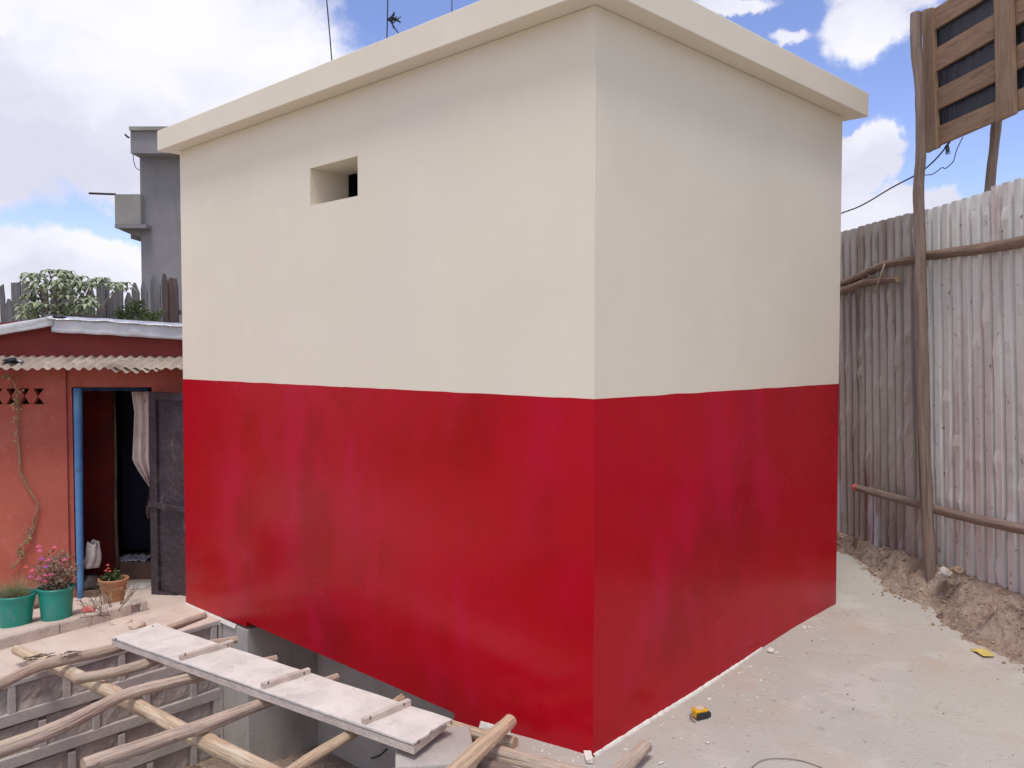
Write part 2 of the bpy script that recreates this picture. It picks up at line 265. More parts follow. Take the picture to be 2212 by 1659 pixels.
    def build(s, name, mats, parent=None, smooth=False, bevel=0, solid=0, auto=False):
        me = bpy.data.meshes.new(name)
        off = V(parent.matrix_world.translation) if parent is not None and parent.type == 'EMPTY' else (V(parent['org']) if parent is not None and 'org' in parent else V((0, 0, 0)))
        me.from_pydata([tuple(V(a)-off) for a in s.v], [], s.f); me.update()
        if not isinstance(mats, (list, tuple)): mats = [mats]
        for m_ in mats: me.materials.append(m_)
        me.polygons.foreach_set('material_index', s.m)
        ul = me.uv_layers.new(name='uv'); i = 0
        flat = [c for f in s.uv for p in f for c in p]; ul.data.foreach_set('uv', flat)
        bm = bmesh.new(); bm.from_mesh(me); bmesh.ops.recalc_face_normals(bm, faces=bm.faces); bm.to_mesh(me); bm.free()
        if smooth: me.polygons.foreach_set('use_smooth', [True]*len(me.polygons))
        if auto: me.set_sharp_from_angle(angle=math.radians(40))
        o = bpy.data.objects.new(name, me); COL.objects.link(o)
        if parent is not None: o.parent = parent; o['org'] = tuple(off)
        if bevel:
            b = o.modifiers.new('bevel', 'BEVEL'); b.width = bevel; b.segments = 2; b.limit_method = 'ANGLE'
        if solid:
            b = o.modifiers.new('solid', 'SOLIDIFY'); b.thickness = solid
        if 'org' in o: pass
        return o
def tag(o, label=None, cat=None, group=None, kind=None):
    if label: o['label'] = label
    if cat: o['category'] = cat
    if group: o['group'] = group
    if kind: o['kind'] = kind
    return o
def thing(name, label, cat, loc=(0, 0, 0), group=None):
    o = bpy.data.objects.new(name, None); COL.objects.link(o); o.location = loc; o.empty_display_size = .1
    o.matrix_world = Matrix.Translation(V(loc)); return tag(o, label, cat, group)
def struct(o): o['kind'] = 'structure'; return o
def interp(x, tab):
    if x <= tab[0][0]: return tab[0][1]
    for (a, b), (c, d) in zip(tab, tab[1:]):
        if x <= c: return b+(d-b)*(x-a)/(c-a)
    return tab[-1][1]
def clamp(x, a=0., b=1.): return max(a, min(b, x))
def sm(x): x = clamp(x); return x*x*(3-2*x)

# ------------------------------------------------------------------ ground
PX0, PX1, PY0 = -3.12, -.61, -3.2          # pit: left wall, right wall, near wall
XK = -3.74                                   # kerb line
RB = [(0, -.004), (.384, .022), (.757, .042), (1.186, .074), (1.425, .099), (1.683, .117), (1.964, .131), (2.3, .14), (4, .2), (9, .3)]
def g(x, y):
    if x >= PX1:
        base = interp(max(y, 0), RB)
        if x < 0 and y < .01: base += .1*x
        elif x < 0: base += 0
        return base
    if x > PX0: return -.1+.02*y if y < 0 else .1
    a = -.115+.055*min(y, 0) if y > -2 else -.225
    d = clamp((XK-x)/.85)
    top = a
    if x <= XK: top = a+.075*sm((-.22-y)/.12)
    return top*(1-sm(d))+(-.2)*sm(d) - .02*clamp(x+9, 0, 0)
def ong(px, py, it=25):
    z = -.1
    for _ in range(it):
        p = onz(px, py, z); z = .5*z+.5*g(p.x, p.y)
    return V((p.x, p.y, g(p.x, p.y)))
def axis(lo, hi, step, fixed, far):
    a = [lo+i*step for i in range(int((hi-lo)/step)+1)]
    a = [x for x in a if all(abs(x-f) > step*.45 for f in fixed)]+list(fixed)+far
    return sorted(a)
xs = axis(-6.5, 3.45, .07, [PX0, PX1, 0, XK, XK+.001, -3.642], [-9, -7.5])
ys = axis(-4.5, 6.0, .07, [PY0, 0, -.22, -.34], [7.5, 10])
def patch(name, x0, x1, skip, m, amp):
    X = [x for x in xs if x0-1e-6 <= x <= x1+1e-6]; mb = MB(); vs = []
    for x in X:
        for y in ys:
            edge = min(abs(x-PX0), abs(x-PX1)); k = sm(edge/.15)
            e2 = sm(abs(x-XK)/.05) if x < -3.3 else 1
            z = g(x, y)+amp*k*e2*(mn.noise(V((x*2.3, y*2.3, 1)))+.5*mn.noise(V((x*7, y*7, 4))))
            vs.append((x, y, z))
    ny = len(ys); fs = []
    for i in range(len(X)-1):
        for j in range(ny-1):
            cx, cy = (X[i]+X[i+1])/2, (ys[j]+ys[j+1])/2
            if skip(cx, cy): continue
            fs.append((i*ny+j, (i+1)*ny+j, (i+1)*ny+j+1, i*ny+j+1))
    mb.add(vs, fs); return struct(mb.build(name, m, smooth=True))
patch('path', -9, PX0, lambda x, y: x > -3.64 and 0 < y < 2.2, M['sand'], .006)
patch('ground', PX0, 3.45, lambda x, y: (x < PX1 and PY0 < y < .6) or (x < 0 and 0 < y < 2.25), M['slab'], .006)
mb = MB(); R = 400                                             # far terrain: a ring round the yard, a little lower
xr = max(xs); ri = [(-9, min(ys)), (PX0, min(ys)), (xr, min(ys)), (xr, 10), (-9, 10)]; ro = [(-R, -R), (PX0, -R), (R, -R), (R, R), (-R, R)]  # edge drawn in so dark unseen soil cuts bounce light under the eaves
vs = [(x, y, g(x, y)-.01) for x, y in ri]+[(x, y, -2.5) for x, y in ro]
mb.add(vs, [(i, (i+1) % 5, 5+(i+1) % 5, 5+i) for i in range(5)]); struct(mb.build('terrain', M['far']))
# pit
mb = MB(); mb.bb((PX0-.1, PY0-.1, -1.75), (PX1+.1, .6, -1.02)); struct(mb.build('pit_floor', M['soil']))
mb = MB()
mb.bb((PX0-.1, PY0-.2, -1.6), (PX1+.1, PY0, -.17)); mb.bb((PX1, PY0, -1.6), (PX1+.15, -.002, -.125))
struct(mb.build('pit_wall', M['render_grey']))

# ------------------------------------------------------------------ main building
H, PL, TH, OV = 3.0187, 1.457, .139, .107
LX, LY = -3.638, 2.306
B = thing('utility_building', 'two-tone building with cream upper walls and glossy red lower walls under a flat overhanging slab', 'building', (0, 0, 0))
WX0, WX1, WZ0, WZ1, WD = -2.037, -1.590, 2.465, 2.672, .26
mb = MB()
z0 = PL-.014; IN_ = .0015
def wob(x): return .004*mn.noise(V((x*1.3, 0, 0)))
mb.bb((LX+IN_, IN_, z0), (WX0, WD, H)); mb.bb((WX1, IN_, z0), (-IN_, WD, H))
mb.bb((WX0, IN_, z0), (WX1, WD, WZ0)); mb.bb((WX0, IN_, WZ1), (WX1, WD, H))
mb.bb((-.25, WD, z0), (-IN_, LY-IN_, H)); mb.bb((LX+IN_, WD, z0), (LX+.25, LY-IN_, H)); mb.bb((LX+.25, LY-.25, z0), (-.25, LY-IN_, H))
mb.build('upper_wall', M['cream'], B)
mb = MB(); mb.bb((LX+.26, WD+.01, 2.0), (-.26, LY-.26, 2.02)); mb.bb((LX+.26, LY-.29, 2.02), (-.26, LY-.27, H-.02)); mb.build('inner_room', M['dark'], B)  # blackened panels behind the window; the room's shade is in their colour
mb = MB()      # red wall: its front face ends above the pit opening, its side wall runs into the ground
Fp = [(LX, -.111), (-2.803, -.092), (-2.803, -.062), (-2.0, -.066), (-.848, -.072), (-.842, -.11), (-.5, -.12), (0, -.12)]+[(LX*t/60, PL+.0025*mn.noise(V((t*.35, 0, 0)))*(0 if t in (0, 60) else 1)+(.0022*mn.noise(V((t*1.7, 4, 0))))*(0 if t in (0, 60) else 1)) for t in range(61)]
mb.prism([(x, 0, z) for x, z in Fp], (0, .25, 0))
mb.prism([(0, .25, -.12), (0, LY, -.0)]+[(0, LY-(LY-.25)*t/36, PL+.003*mn.noise(V((t*.35, 9, 0)))*(0 if t in (0, 36) else 1)) for t in range(37)], (-.25, 0, 0))
mb.bb((LX, .25, -.2), (LX+.25, LY, PL)); mb.bb((LX+.25, LY-.25, -.2), (-.25, LY, PL))
mb.build('lower_wall', M['red'], B)
mb = MB()
mb.bb((LX-OV, -OV, H+.002), (OV, LY+OV, H+TH)); mb.build('roof_slab', M['cream'], B, bevel=.004)
mb = MB()      # foundation and the recess below the wall
mb.bb((PX0-.05, .002, -1.6), (-2.80, .6, -.113)); mb.bb((PX0-.05, .6, -1.6), (-.6, .7, -.075)); mb.bb((-2.80, .514, -1.6), (-.848, .6, -.075))
mb.bb((-.848, .002, -1.6), (-.5, .6, -.125))
mb.build('foundation', M['render_grey'], B, bevel=.006)
mb = MB(); mb.bb((LX+.01, .255, -.074), (-.26, 2.0, -.055)); mb.build('floor_slab', M['render_grey'], B)
# pale strip of filler along the foot of the side wall and by the corner
def strip(points, seed, wd=.013, hz=.007):
    mb = MB(); vs = []; n = len(points)
    for i, (p, d) in enumerate(points):
        k = .6+.9*mn.noise(V((i*.31, seed, 0)))+.5*mn.noise(V((i*1.3, seed, 5))); k = max(k, .10)*min(1, (n-i)/30+.08)
        vs += [p-d*.004+V((0, 0, hz*(1+k*.8))), p+d*wd*k+V((0, 0, .004)), p+d*(wd*k+.01)+V((0, 0, -.02)), p+V((0, 0, -.03))]
    fs = [(i*4+j, (i+1)*4+j, (i+1)*4+(j+1) % 4, i*4+(j+1) % 4) for i in range(n-1) for j in range(4)]
    mb.add(vs, fs); return mb
pts = [(V((0, y, interp(y, RB)+.003)), V((1, 0, 0))) for y in [i*.012 for i in range(0, 118)]]
mb = strip(pts, 3)
mb.build('filler_strip', M['whitepaint'], B)
pts = [(V((x, 0, .1*x+.004)), V((0, -1, 0))) for x in [-.66+i*.012 for i in range(0, 17)]]
mb = strip(pts, 9, .012, .009); mb.build('filler_strip', M['whitepaint'], B)
pts = [(V((x, 0, -.111)), V((0, -1, 0))) for x in [LX+i*.012 for i in range(0, 60)]]
mb = strip(pts, 12, .006, .004); mb.build('filler_strip', M['whitepaint'], B)

# ------------------------------------------------------------------ block wall of the pit
BW = thing('block_wall', 'recessed concrete block wall with broad pale mortar bands lining the pit', 'wall', (PX0, -1.2, -1.6))
def ztop(y): return -.114+.055*max(min(y, 0), -2)
def bwz(y, r): return ztop(y)-.032-.245*r
mb = MB()
rows = 6
for r in range(rows):
    ys_ = []; y = 0.0; st = .30
    off = -.05 if r % 2 == 0 else -.19
    joints = [off-st*k+.012*random.uniform(-1, 1) for k in range(0, 12)]
    JW = .042
    prev = -.004
    for j in joints:
        a, b = prev, j+JW/2          # block spans from a (right) to b (left)
        if a-b > .03:
            blk = MB(); rec = random.uniform(.012, .022); hh = .178
            zs = [bwz(a, r), bwz(b, r)]
            def P_(u, v, blk=blk, a=a, b=b, zs=zs, rec=rec, r=r):
                y = a+(b-a)*u; z = zs[0]+(zs[1]-zs[0])*u-hh*(v*1.12-.06)
                e = min(u, 1-u, v, 1-v); 
                return V((PX0-rec+.010*mn.noise(V((y*14, z*14, r)))+.006*mn.noise(V((y*40, z*40, r)))-(.006 if e == 0 else 0), y, z))
            blk.grid(P_, 8, 5); blk.build('concrete_block', M['block'], BW)
        mb.prism([(PX0, j+JW/2, bwz(j, r)+.001), (PX0, j-JW/2, bwz(j, r)+.001), (PX0, j-JW/2, bwz(j, r)-.179), (PX0, j+JW/2, bwz(j, r)-.179)], (-.045, 0, 0))
        prev = j-JW/2
    # band under the row
    y0, y1 = -.002, joints[-1]
    mb.prism([(PX0+.002, y0, bwz(y0, r)-.178), (PX0+.002, y1, bwz(y1, r)-.178), (PX0+.002, y1, bwz(y1, r+1)), (PX0+.002, y0, bwz(y0, r+1))], (-.045, 0, 0))
y0, y1 = -.002, -3.4
mb.bb((PX0-.06, -.022, -1.6), (PX0+.004, .0015, -.125)); mb.prism([(PX0+.002, y0, ztop(y0)-.003), (PX0+.002, -2, ztop(-2)-.003), (PX0+.002, y1, ztop(y1)-.003), (PX0+.002, y1, bwz(y1, 0)), (PX0+.002, -2, bwz(-2, 0)), (PX0+.002, y0, bwz(y0, 0))], (-.08, 0, 0))
mb.build('mortar', M['mortar'], BW, bevel=.005)
mb = MB(); mb.bb((PX0-.2, -3.3, -1.6), (PX0-.046, -.002, -.26)); mb.build('backing', M['block'], BW)
# duct tape-like knotted wires: none

# ------------------------------------------------------------------ poles over the pit
def pole(name, label, pts, rad, m='log', seed=1, lump=.22, n=14, group='poles laid over the pit', cat='wooden pole', sub=8):
    if group == 'poles laid over the pit': rad = [r_*.71 for r_ in rad]; pts = [p_+V((0, 0, .012)) for p_ in pts]
    else: rad = [r_*1.22 for r_ in rad]
    n = 20; sub = 12; lump = lump*.7
    mb = MB(); mb.tube(pts, rad, n=n, lump=lump, seed=seed, sub=sub, capmi=1)
    o = mb.build(name, [M[m], M['endgrain']], smooth=True, auto=True); return tag(o, label, cat, group)
pole('cross_pole', 'pale split pole running crosswise beneath the other poles over the pit', [onz(36, 1408, -.10), onz(110, 1440, -.09), onz(250, 1505, -.075), onz(400, 1585, -.07), onz(550, 1661, -.06), onz(900, 1840, -.04)], [.040, .05, .05, .046, .056, .055], 'log_pale', 3, .28)
pole('pole', 'farthest left pole lying along the sandy edge of the pit', [onz(-160, 1545, -.01), onz(0, 1482, 0), onz(100, 1440, 0), onz(262, 1402, -.02), onz(350, 1368, -.03), onz(442, 1333, -.04)], [.042, .042, .040, .040, .034, .03], 'log', 11)
pole('pole', 'short pole whose sawn end rests on the crossing pole at the left', [onz(162, 1472, .0), onz(240, 1459, .0), onz(320, 1437, .0), onz(370, 1418, .0), onz(440, 1398, .0), onz(512, 1386, .0)], [.037, .036, .038, .038, .032, .026], 'log', 23)
pole('pole', 'thick bent pole crossing the pit in the middle of the row', [onz(-250, 1700, .0), onz(0, 1625, .0), onz(130, 1576, .0), onz(250, 1515, .0), onz(320, 1492, .0), onz(490, 1452, .0), onz(597, 1428, .0)], [.05, .046, .044, .04, .04, .037, .03], 'log', 35)
pole('pole', 'straight pole with its cut end at the bottom of the photo, fourth from the left', [onz(180, 1661, .0), onz(300, 1621, .0), onz(440, 1573, .0), onz(600, 1514, .0), onz(728, 1468, .0)], [.042, .043, .042, .038, .03], 'log', 47)
pole('pole', 'pale smooth pole over the pit nearest the concrete block', [onz(520, 1760, .0), onz(640, 1665, .0), onz(770, 1584, .0), onz(868, 1513, .0)], [.036, .034, .033, .026], 'log_pale', 59)
# loose bark and frayed fibres where the two left poles cross
mb = MB(); rnd_b = random.Random(4)
for i in range(26):
    x_ = rnd_b.uniform(48, 150); y_ = 1428-(x_-60)*.12+rnd_b.uniform(-8, 8); q_ = onz(x_, y_, .036+rnd_b.uniform(-.01, .01)); d_ = V((rnd_b.uniform(-.2, .2), rnd_b.uniform(.5, 1), rnd_b.uniform(-.1, .15)))*rnd_b.uniform(.03, .09)
    mb.tube([q_, q_+d_*.5+V((rnd_b.uniform(-.012, .012), 0, .006)), q_+d_], [.0022, .003, .0012], n=5)
tag(mb.build('loose_bark', M['log_brown'], smooth=True), 'shreds of loose dark bark where the crossing pole meets the farthest left pole', 'bark', kind='stuff')
# duckboard
DB = thing('duckboard', 'cement-crusted plank walkway with nailed cross cleats laid over the poles', 'plank walkway', onz(600, 1480, .08))
a, b, c, d = onz(240, 1376, .095), onz(338, 1346, .095), onz(989, 1557, .095), onz(893, 1606, .095)
mb = MB()
def brd(u, v):
    p = (a*(1-v)+b*v)*(1-u)+(d*(1-v)+c*v)*u
    if u > .99: p = p+(d-a).normalized()*(-.03*sm(v*1.4)+.012*mn.noise(V((v*9, 0, 0))))
    return p+V((0, 0, .003*mn.noise(p*5)))
nu, nv = 60, 8; top = [brd(i/nu, j/nv) for i in range(nu+1) for j in range(nv+1)]
mb.add(top, [(i*(nv+1)+j, (i+1)*(nv+1)+j, (i+1)*(nv+1)+j+1, i*(nv+1)+j+1) for i in range(nu) for j in range(nv)])
T2 = V((0, 0, -.008)); per = [(i, 0) for i in range(nu+1)]+[(nu, j) for j in range(1, nv+1)]+[(i, nv) for i in range(nu-1, -1, -1)]+[(0, j) for j in range(nv-1, 0, -1)]
P1 = [brd(i/nu, j/nv) for i, j in per]; n_ = len(P1)
mb.add(P1+[p+T2 for p in P1], [(i, (i+1) % n_, n_+(i+1) % n_, n_+i) for i in range(n_)]+[tuple(range(n_, 2*n_))])
mb.build('plank', M['plank'], DB)
mb = MB()
q = [a-(a-b).normalized()*.003, b, c-(c-b).normalized()*.06, d-(a-b).normalized()*.003]; q = [p+V((0, 0, -.014)) for p in q]
mb.prism(q, (0, 0, -.034)); mb.build('plank', M['batten'], DB, bevel=.003)
ln = (d-a).normalized(); wd = (b-a).normalized(); zz = V((0, 0, 1))
for (x0, y0_, x1, y1_, k) in [(388, 1418, 503, 1385, 0), (566, 1479, 668, 1446, 1), (784, 1556, 884, 1513, 2)]:
    p0, p1 = onz(x0, y0_, .115), onz(x1, y1_, .115); mb = MB(); dr = (p1-p0).normalized()
    pts_ = []
    nseg = 8
    for i in range(nseg+1):
        t = i/nseg; p = p0*(1-t)+p1*t+V((0, 0, -.006)); w_ = (.014+.005*mn.noise(V((t*4, k, 0)))); h_ = .021+.004*mn.noise(V((t*3, k, 9)))
        sd_ = dr.cross(zz).normalized(); pts_.append([p-sd_*w_-zz*h_, p+sd_*w_-zz*h_, p+sd_*w_*.9+zz*h_*.6, p-sd_*w_*.8+zz*h_*.7])
    vs = [v for r_ in pts_ for v in r_]; fs = [(i*4+j, (i+1)*4+j, (i+1)*4+(j+1) % 4, i*4+(j+1) % 4) for i in range(nseg) for j in range(4)]+[(3, 2, 1, 0), tuple(nseg*4+j for j in range(4))]
    mb.add(vs, fs); mb.build('cleat', M['batten'], DB, bevel=.002)
for (x_, y_) in ((250, 1379), (330, 1352), (400, 1412), (492, 1392), (580, 1473), (657, 1453), (800, 1549), (873, 1520), (905, 1600), (975, 1560)):
    q_ = onz(x_, y_, .137 if 390 < x_ < 880 else .0985); mb = MB(); mb.tube([q_+V((0, 0, -.01)), q_+V((0, 0, .003))], .0035, n=8); mb.build('nail', M['log_brown'], DB)
# block and poles by the corner
c0, c1, c2 = onz(878, 1626, .02), onz(1040, 1632, .02), onz(962, 1588, .02)
e1 = (c1-c0); mb = MB(); fwd = V((-e1.y, e1.x, 0)).normalized()
e1n = V((.62, .78, 0)).normalized(); fw2 = V((-.78, .62, 0)).normalized()
BC = thing('concrete_block_support', 'loose grey concrete block under the right end of the plank walkway', 'concrete block', (c0.x, c0.y, -.1))
mb.box(c0+e1n*.15+fw2*(-.0)+V((0, 0, -.11))+fw2*.11-e1n*.0+V((.02, -.06, 0)), (.32, .34, .22), (e1n, fw2, zz)); mb.build('block', M['concrete'], BC, bevel=.008)
def gp(px, py, r): p = ong(px, py); return p+V((0, 0, r))
pole('pole', 'rough pole butting out from under the plank end towards the red wall', [onz(940, 1560, -.03), onz(990, 1573, -.025), onz(1050, 1590, -.015), onz(1113, 1605, -.012)], [.020, .020, .020, .020], 'log_pale', 61, group='poles lying by the building corner')
pole('pole', 'grey pole on the ground parallel to the red wall, reaching the bottom edge', [onz(1046, 1620, -.015), onz(1140, 1645, -.005), onz(1275, 1682, .01), onz(1500, 1760, .03)], [.026, .027, .027, .027], 'log', 73, group='poles lying by the building corner')
pole('pole', 'lowest pole in the shadow beneath the grey one beside the block', [onz(1042, 1652, -.03), onz(1150, 1686, -.02), onz(1300, 1740, -.0)], [.025, .025, .025], 'log_grey', 77, group='poles lying by the building corner')
pole('pole', 'pale pole propped diagonally over the block near the building corner', [onz(1102, 1558, .06), onz(1060, 1596, .065), onz(990, 1662, .075), onz(880, 1770, .09)], [.024, .026, .030, .032], 'log_pale', 85, group='poles lying by the building corner')
pole('pole', 'stub of a pole rising at the bottom edge right of the building corner', [onz(1396, 1612, .05), onz(1365, 1640, .05), onz(1335, 1672, .05), onz(1290, 1715, .05)], [.022, .023, .024, .025], 'log', 95, group='poles lying by the building corner')
p = ong(1290, 1638); mb = MB(); mb.box(p+V((-.015, -.035, .012)), (.03, .075, .018), (V((.7, .7, 0)), V((-.7, .7, 0)), zz), jit=.003)
tag(mb.build('plaster_chip', M['whitepaint'], bevel=.002), 'small white plaster chip right at the foot of the building corner', 'plaster chip')

# ------------------------------------------------------------------ red house
h0 = V((-4.66, -.37, -.2)); HU = V((.7176, .6964, 0)).normalized(); HN = V((.6964, -.7176, 0)).normalized(); HZ = V((0, 0, 1))
def hp(px, py, off=0): return onp(px, py, h0+HN*off, HN)
def hu(px, off=0): return (hp(px, 1000, off)-h0).dot(HU)
def hz_(py, off=0): return hp(200, py, off).z
def hpt(u, z, n): return h0+HU*u+HN*n+V((0, 0, z-h0.z))
def hbox(mb, u0, u1, z0, z1, n0, n1, mi=0): mb.box(hpt((u0+u1)/2, (z0+z1)/2, (n0+n1)/2), (abs(u1-u0), abs(n1-n0), abs(z1-z0)), (HU, HN, HZ), mi)
HS = thing('red_house', 'low terracotta red house with a corrugated awning, pale tin gable roof and open doorway', 'house', h0)
UL, UR = hu(-420), hu(470); zb = -.3
uJ, uD1 = hu(158), hu(330); zD = hz_(840); zA = hz_(771)
mb = MB(); v0, v1, vz0, vz1 = hu(-80), hu(101), hz_(873), hz_(839)
hbox(mb, UL, v0, zb, zA, -.12, .02); hbox(mb, v1, hu(148), zb, zA, -.12, .02); hbox(mb, v0, v1, zb, vz0, -.12, .02); hbox(mb, v0, v1, vz1, zA, -.12, .02)
hbox(mb, hu(148), uJ, zb, zA, -.12, 0); hbox(mb, uJ, UR, zD+.012, zA, -.12, 0); hbox(mb, uD1, UR, zb, zD+.012, -.12, 0)
mb.build('wall', M['terra'], HS)
mb = MB(); zAp = hz_(688)
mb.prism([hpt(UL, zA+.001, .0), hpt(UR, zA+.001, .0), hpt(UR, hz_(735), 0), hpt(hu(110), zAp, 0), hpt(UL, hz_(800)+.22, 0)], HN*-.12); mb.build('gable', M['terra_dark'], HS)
k = 0
for cx in (-72, -43, -14, 15, 44, 73, 101):
    mb = MB(); r = hu(cx+13.6)-hu(cx); zc = (vz0+vz1)/2; hh = (vz1-vz0)/2-.001; u = hu(cx)
    mb.prism([hpt(u-r*.3, zc-hh, -.03), hpt(u+r*.3, zc-hh, -.03), hpt(u+r, zc, -.03), hpt(u+r*.3, zc+hh, -.03), hpt(u-r*.3, zc+hh, -.03), hpt(u-r, zc, -.03)] if cx < 100 else [hpt(u-.002, zc-hh, -.03), hpt(u-.002, zc+hh, -.03), hpt(u-r, zc, -.03)], HN*.045)
    mb.build('vent_block', M['terra'], HS)
mb = MB(); hbox(mb, v0, v1, vz0, vz1, -.16, -.125); mb.build('vent_shade_backing', M['dark'], HS)  # black sheet added behind the vent holes stands in for their shade
mb = MB(); IN = 1.6                                            # inside of the house, its shade put into the near-black colour
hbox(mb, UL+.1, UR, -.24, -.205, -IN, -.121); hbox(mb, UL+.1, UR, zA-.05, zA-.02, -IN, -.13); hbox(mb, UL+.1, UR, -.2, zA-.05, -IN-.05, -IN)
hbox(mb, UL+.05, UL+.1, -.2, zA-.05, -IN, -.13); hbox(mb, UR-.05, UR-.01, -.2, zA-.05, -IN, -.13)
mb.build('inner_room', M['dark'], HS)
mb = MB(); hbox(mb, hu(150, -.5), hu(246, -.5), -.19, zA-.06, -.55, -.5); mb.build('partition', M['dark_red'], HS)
mb = MB(); hbox(mb, hu(262, -.8), hu(345, -.8), -.02, zA-.06, -.83, -.8); mb.build('inner_back_panel', M['dark_navy'], HS)  # dark navy panel in place of the room's back wall
mb = MB(); mb.tube([hp(247, 848, -.49), hp(250, 1000, -.48), hp(250, 1120, -.48), hp(254, 1225, -.49)], [.010, .011, .013, .016], n=8, lump=.2, seed=5, sub=3); mb.build('inner_post', [mat('worn_post', (.16, .115, .06), (.06, .035, .025), 12, .8, .3, 30, stretch=(1, 1, .3))], HS, smooth=True)
mb = MB(); hbox(mb, hu(256, -.55), hu(340, -.55), -.2, hz_(1215, -.5), -.9, -.52); mb.build('inner_step', M['step'], HS)
mb = MB(); hbox(mb, uJ, hu(335), -.215, -.198, -.5, .0); mb.build('threshold', M['sand'], HS)
mb = MB()                                                      # blue jamb (round post) and lintel
mb.tube([hp(168, 838, .0), hp(170, 1000, .0), hp(172, 1150, .0), hp(174, 1293, .0)], [.031, .029, .026, .022], n=14, lump=.04, seed=2, sub=4)
mb.build('door_jamb', M['blue'], HS, smooth=True)
mb = MB(); hbox(mb, uJ, hu(322), hz_(844.5), zD+.011, -.05, .004); mb.build('door_lintel', mat('dark_blue_lintel', (.010, .018, .035), (.02, .035, .07), 9, .95, .2, spec=.1), HS)
# curtain
cu = MB()
L_ = [(285, 846), (292, 890), (290, 940), (288, 992), (300, 1015), (313, 1035), (324, 1050)]
def cur(u, v):
    y = 846+v*(1050-846); xl = interp(y, [(q_[1], q_[0]) for q_ in L_]); x = xl*(1-u)+336*u; p = hp(x, y, -.16)
    return p+HN*(.018*math.sin(u*19+v*2)+.01*math.sin(u*37))
cu.grid(cur, 28, 24); cu.build('curtain', M['curtain'], HS, smooth=True)
cu = MB()
def cur2(u, v):
    y = 1040+v*80; x = (318+4*math.sin(v*6))*(1-u)+336*u; return hp(x, y, -.17)+HN*.012*math.sin(u*12+v*5)
cu.grid(cur2, 8, 12); cu.build('curtain', mat('dark_printed_curtain', (.10, .05, .035), (.03, .02, .02), 22, .9, .2, layers=[((.30, .16, .10), 30, .62, .04, .7, (1, 1, 1))]), HS, smooth=True)['label'] = 'dark floral lower curtain'
# door leaf
dl0 = onz(331, 1283, -.19); dl1 = onz(398, 1300, -.19); DU = (dl1-dl0).normalized(); dl0 = hp(331, 1200, .03); dl0.z = -.19; DN = V((DU.y, -DU.x, 0)); ztl = hz_(846)
def dbox(mb, u0, u1, z0, z1, n0, n1): mb.box(dl0+DU*((u0+u1)/2)+DN*((n0+n1)/2)+V((0, 0, (z0+z1)/2+.19)), (u1-u0, n1-n0, z1-z0), (DU, DN, HZ))
DL = MB(); LW = .56; zb1 = -.185
dbox(DL, .0, LW, zb1, ztl, -.012, .0); leaf = DL.build('door_leaf', M['doorleaf'], HS)
dm = MB()
dbox(dm, 0, .085, zb1, ztl, .001, .022); dbox(dm, .085, LW, ztl-.055, ztl, .001, .020); dbox(dm, .085, LW, zb1, zb1+.06, .001, .024)
zmid = onp(345, 1090, dl0, DN).z
dbox(dm, .0, LW, zmid-.018, zmid+.02, .0225, .036); dm.build('door_rail', M['doorleaf'], leaf, bevel=.003)
# awning
AW = MB(); pitch = .073; un0, un1 = UL, hu(430); npt = int((un1-un0)/pitch*8)
def zf(py, n): return onp(200, py, h0+HN*n, HN).z
za, zf_ = hz_(769, .02), zf(796, .30)
vs = []; nr = 7
for i in range(npt+1):
    u = un0+(un1-un0)*i/npt
    for j in range(nr):
        t = j/(nr-1); n = .021+.285*t+(.012*mn.noise(V((u*5, 3, 0))) if t == 1 else 0)
        zz_ = za+(zf_-za)*t+.011*math.sin(2*math.pi*u/pitch)*(.85+.4*mn.noise(V((u*2, t, 0))))+.008*mn.noise(V((u*3, t*2, 7)))*t
        vs.append(hpt(u, zz_, n))
AW.add(vs, [(i*nr+j, (i+1)*nr+j, (i+1)*nr+j+1, i*nr+j+1) for i in range(npt) for j in range(nr-1)])
AW.build('awning_sheet', M['tin_brown'], HS, smooth=True, solid=.003)
AW = MB(); ua, ub = hu(240, .3), hu(345, .3); vs = []; npt = 50
for i in range(npt+1):
    u = ua+(ub-ua)*i/npt
    for j in range(4):
        t = j/3; e = abs(i/npt-.5)*2
        vs.append(hpt(u, za+(zf_-za)*(.45+.55*t)+.012*math.sin(2*math.pi*u/pitch+1.6)-.012*t-.012*(1-e)*t, .021+.285*(.45+.55*t)+.02*t))
AW.add(vs, [(i*4+j, (i+1)*4+j, (i+1)*4+j+1, i*4+j+1) for i in range(npt) for j in range(3)])
AW.build('awning_sheet', M['tin_brown'], HS, smooth=True, solid=.002)
